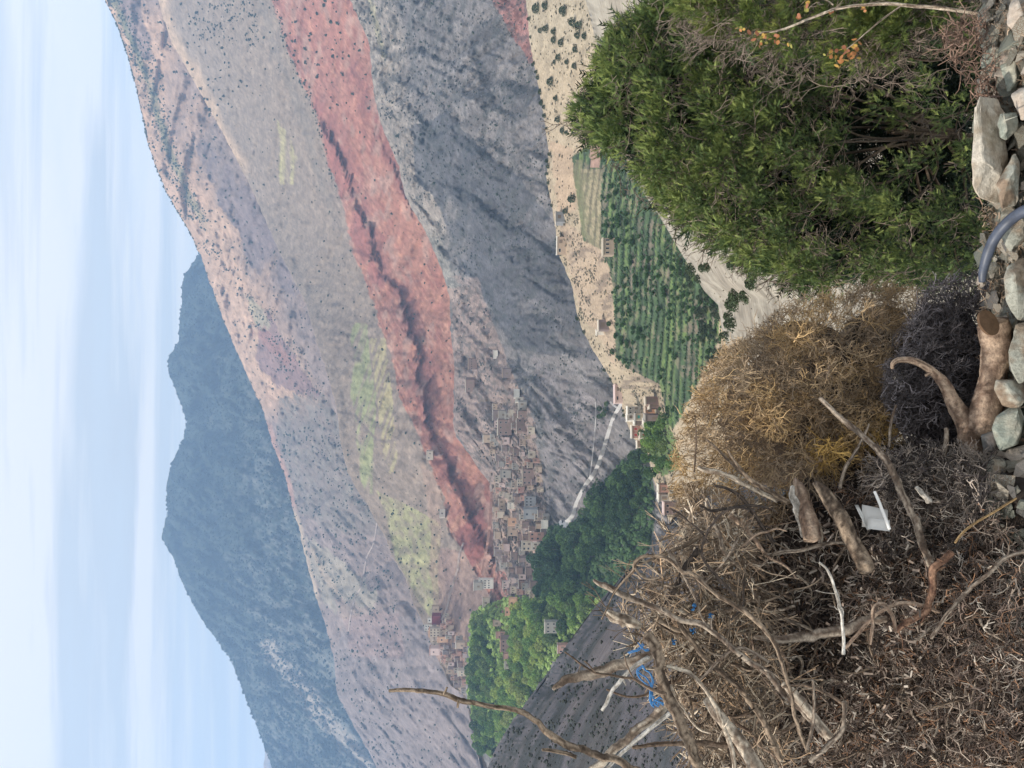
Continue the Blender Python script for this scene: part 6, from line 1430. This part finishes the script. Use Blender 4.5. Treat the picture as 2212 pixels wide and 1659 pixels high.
relabel('olive bushes clustered on the pale slope', 'dark olive bush', [(1190, 176, 'the tall pointed bush'), (1140, 30, 'the red earth patch'), (1300, 60, 'the juniper')])
hl = [(1138, 1031, 'the big red brown house'), (1142, 1084, 'the house with six windows'), (1104, 1128, 'the sunlit peach yard house'), (1156, 1159, 'the pinkish earth house'), (1137, 1180, 'the cream two row house'), (1122, 1057, 'the house hung with red cloth'), (1072, 1194, 'the red track wall')]
relabel('houses of the lower village', 'small earth coloured house', hl)
relabel('houses of the upper village', 'weathered stone house', [(1123, 918, 'the wide dark brown house'), (1088, 923, 'the large L roofed house'), (1126, 894, 'the white roofed edge houses'), (1090, 1024, 'the grey concrete house')])
relabel('houses of the far village', 'little far village house', [(955, 1382, 'the bright peach block'), (938, 1408, 'the square pink house'), (992, 1395, 'the pale gabled tan house'), (998, 1455, 'the whitish lower end house'), (940, 1340, 'the maroon roof')])
relabel('sticks of the outer brush pile', 'weathered stick', [(1453, 1527, 'the knotty stump'), (1282, 1253, 'the splintered limb tip'), (1330, 1330, 'the gnarled wood knot'), (1234, 1465, 'the curled bark blade'), (1566, 1562, 'the thick smooth log'), (1600, 1066, 'the drooping dark branch'), (1377, 1225, 'the hook of the arching branch'), (1395, 1566, 'the thick pale ragged branch'), (1500, 1604, 'the straight brown crossing stick'), (1590, 1406, 'the middle of the long limb'), (1680, 1409, 'the end of the arching branch'), (1540, 1130, 'the bowed arch twig'), (1700, 1190, 'the bowed grey stick'), (1400, 1300, 'the limb beside the knot'), (1500, 1395, 'the rough parallel branch'), (1500, 1312, 'the frayed blue string')])
relabel('sticks of the dark hollow', 'stick in the dark hollow', [(1819, 1347, 'the slender whitish stick'), (1740, 1120, 'the pointed log stub'), (1722, 1378, 'the flat split log'), (1842, 1170, 'the broad weathered log'), (1888, 1120, 'the plastic tub'), (1850, 1180, 'the end of the bowed stick'), (1690, 1240, 'the arching branch'), (1880, 1343, 'the end of the split log')])
relabel('sticks on the root litter', 'short stick on the litter', [(2020, 1232, 'the reddish root'), (1888, 1310, 'the looped root'), (1756, 1548, 'the smooth brown log'), (1819, 1580, 'the elbow shaped stick'), (2104, 1264, 'the long slanting grey stick'), (2180, 1325, 'the tan half buried stone'), (2100, 1600, 'the lower right corner')])
relabel('small stones of the rubble ledge', 'broken slate stone', [(2205, 25, 'the pinkish grey boulder'), (2145, 45, 'the broken grey green rock'), (2178, 270, 'the green grey block'), (2180, 400, 'the dark brown wedge'), (2150, 516, 'the hose end'), (2190, 500, 'the grey slab under the hose'), (2200, 620, 'the big rounded boulder'), (2141, 703, 'the sawn log'), (2190, 760, 'the boulder with a brown face'), (2180, 850, 'the rusty brown stone'), (2165, 930, 'the green wedge slate'), (2140, 955, 'the horn shaped trunk'), (2150, 1020, 'the grey faceted stone'), (2135, 1095, 'the green sliver'), (2187, 1083, 'the golden twig'), (2050, 1190, 'the flat dark slab'), (2180, 1325, 'the tan half buried stone'), (2215, 1380, 'the pink pebble'), (2110, 130, 'the root tuft'), (2186, 165, 'the thin upright green slate'), (2215, 1191, 'the long slanting stick'), (2215, 230, 'the pale pinkish rubble stone'), (2120, 820, 'the small grey block')])
for gname, desc, lms in (('shrubs dotted over the upper tan slope', 'tan slope shrub', [(226, 0, 'the upper picture edge'), (337, 361, 'the middle of the skyline'), (427, 542, 'the skyline notch'), (514, 347, 'the pale cream rib'), (372, 94, 'the upper cream rib')]), ('shrubs on the cream and mauve flank', 'flank shrub', [(580, 740, 'the purple gully'), (486, 698, 'the skyline'), (640, 760, 'the foot of the purple gully'), (690, 1000, 'the blue mountain edge')]), ('shrubs on the smooth grey slope', 'round slope shrub', [(470, 0, 'the upper picture edge'), (600, 270, 'the pale green field'), (560, 60, 'the hedge line')]), ('bushes on the red earth band', 'round bush on red earth', [(620, 0, 'the upper picture edge'), (680, 243, 'the hedge end'), (770, 150, 'the red cliff'), (800, 200, 'the pale grey slope')]), ('bushes on the grey scrub slope', 'dark scrub slope bush', [(815, 80, 'the yellow field edge'), (1090, 60, 'the red earth patch'), (1157, 300, 'the near crest'), (880, 400, 'the red cliff')]), ('shrubs along the near crest', 'crest shrub', [(1143, 87, 'the olive cluster'), (1180, 330, 'the middle of the crest'), (1207, 500, 'the long white roofed crest house'), (1335, 840, 'the pink walled house')])):
    relabel(gname, desc, lms)
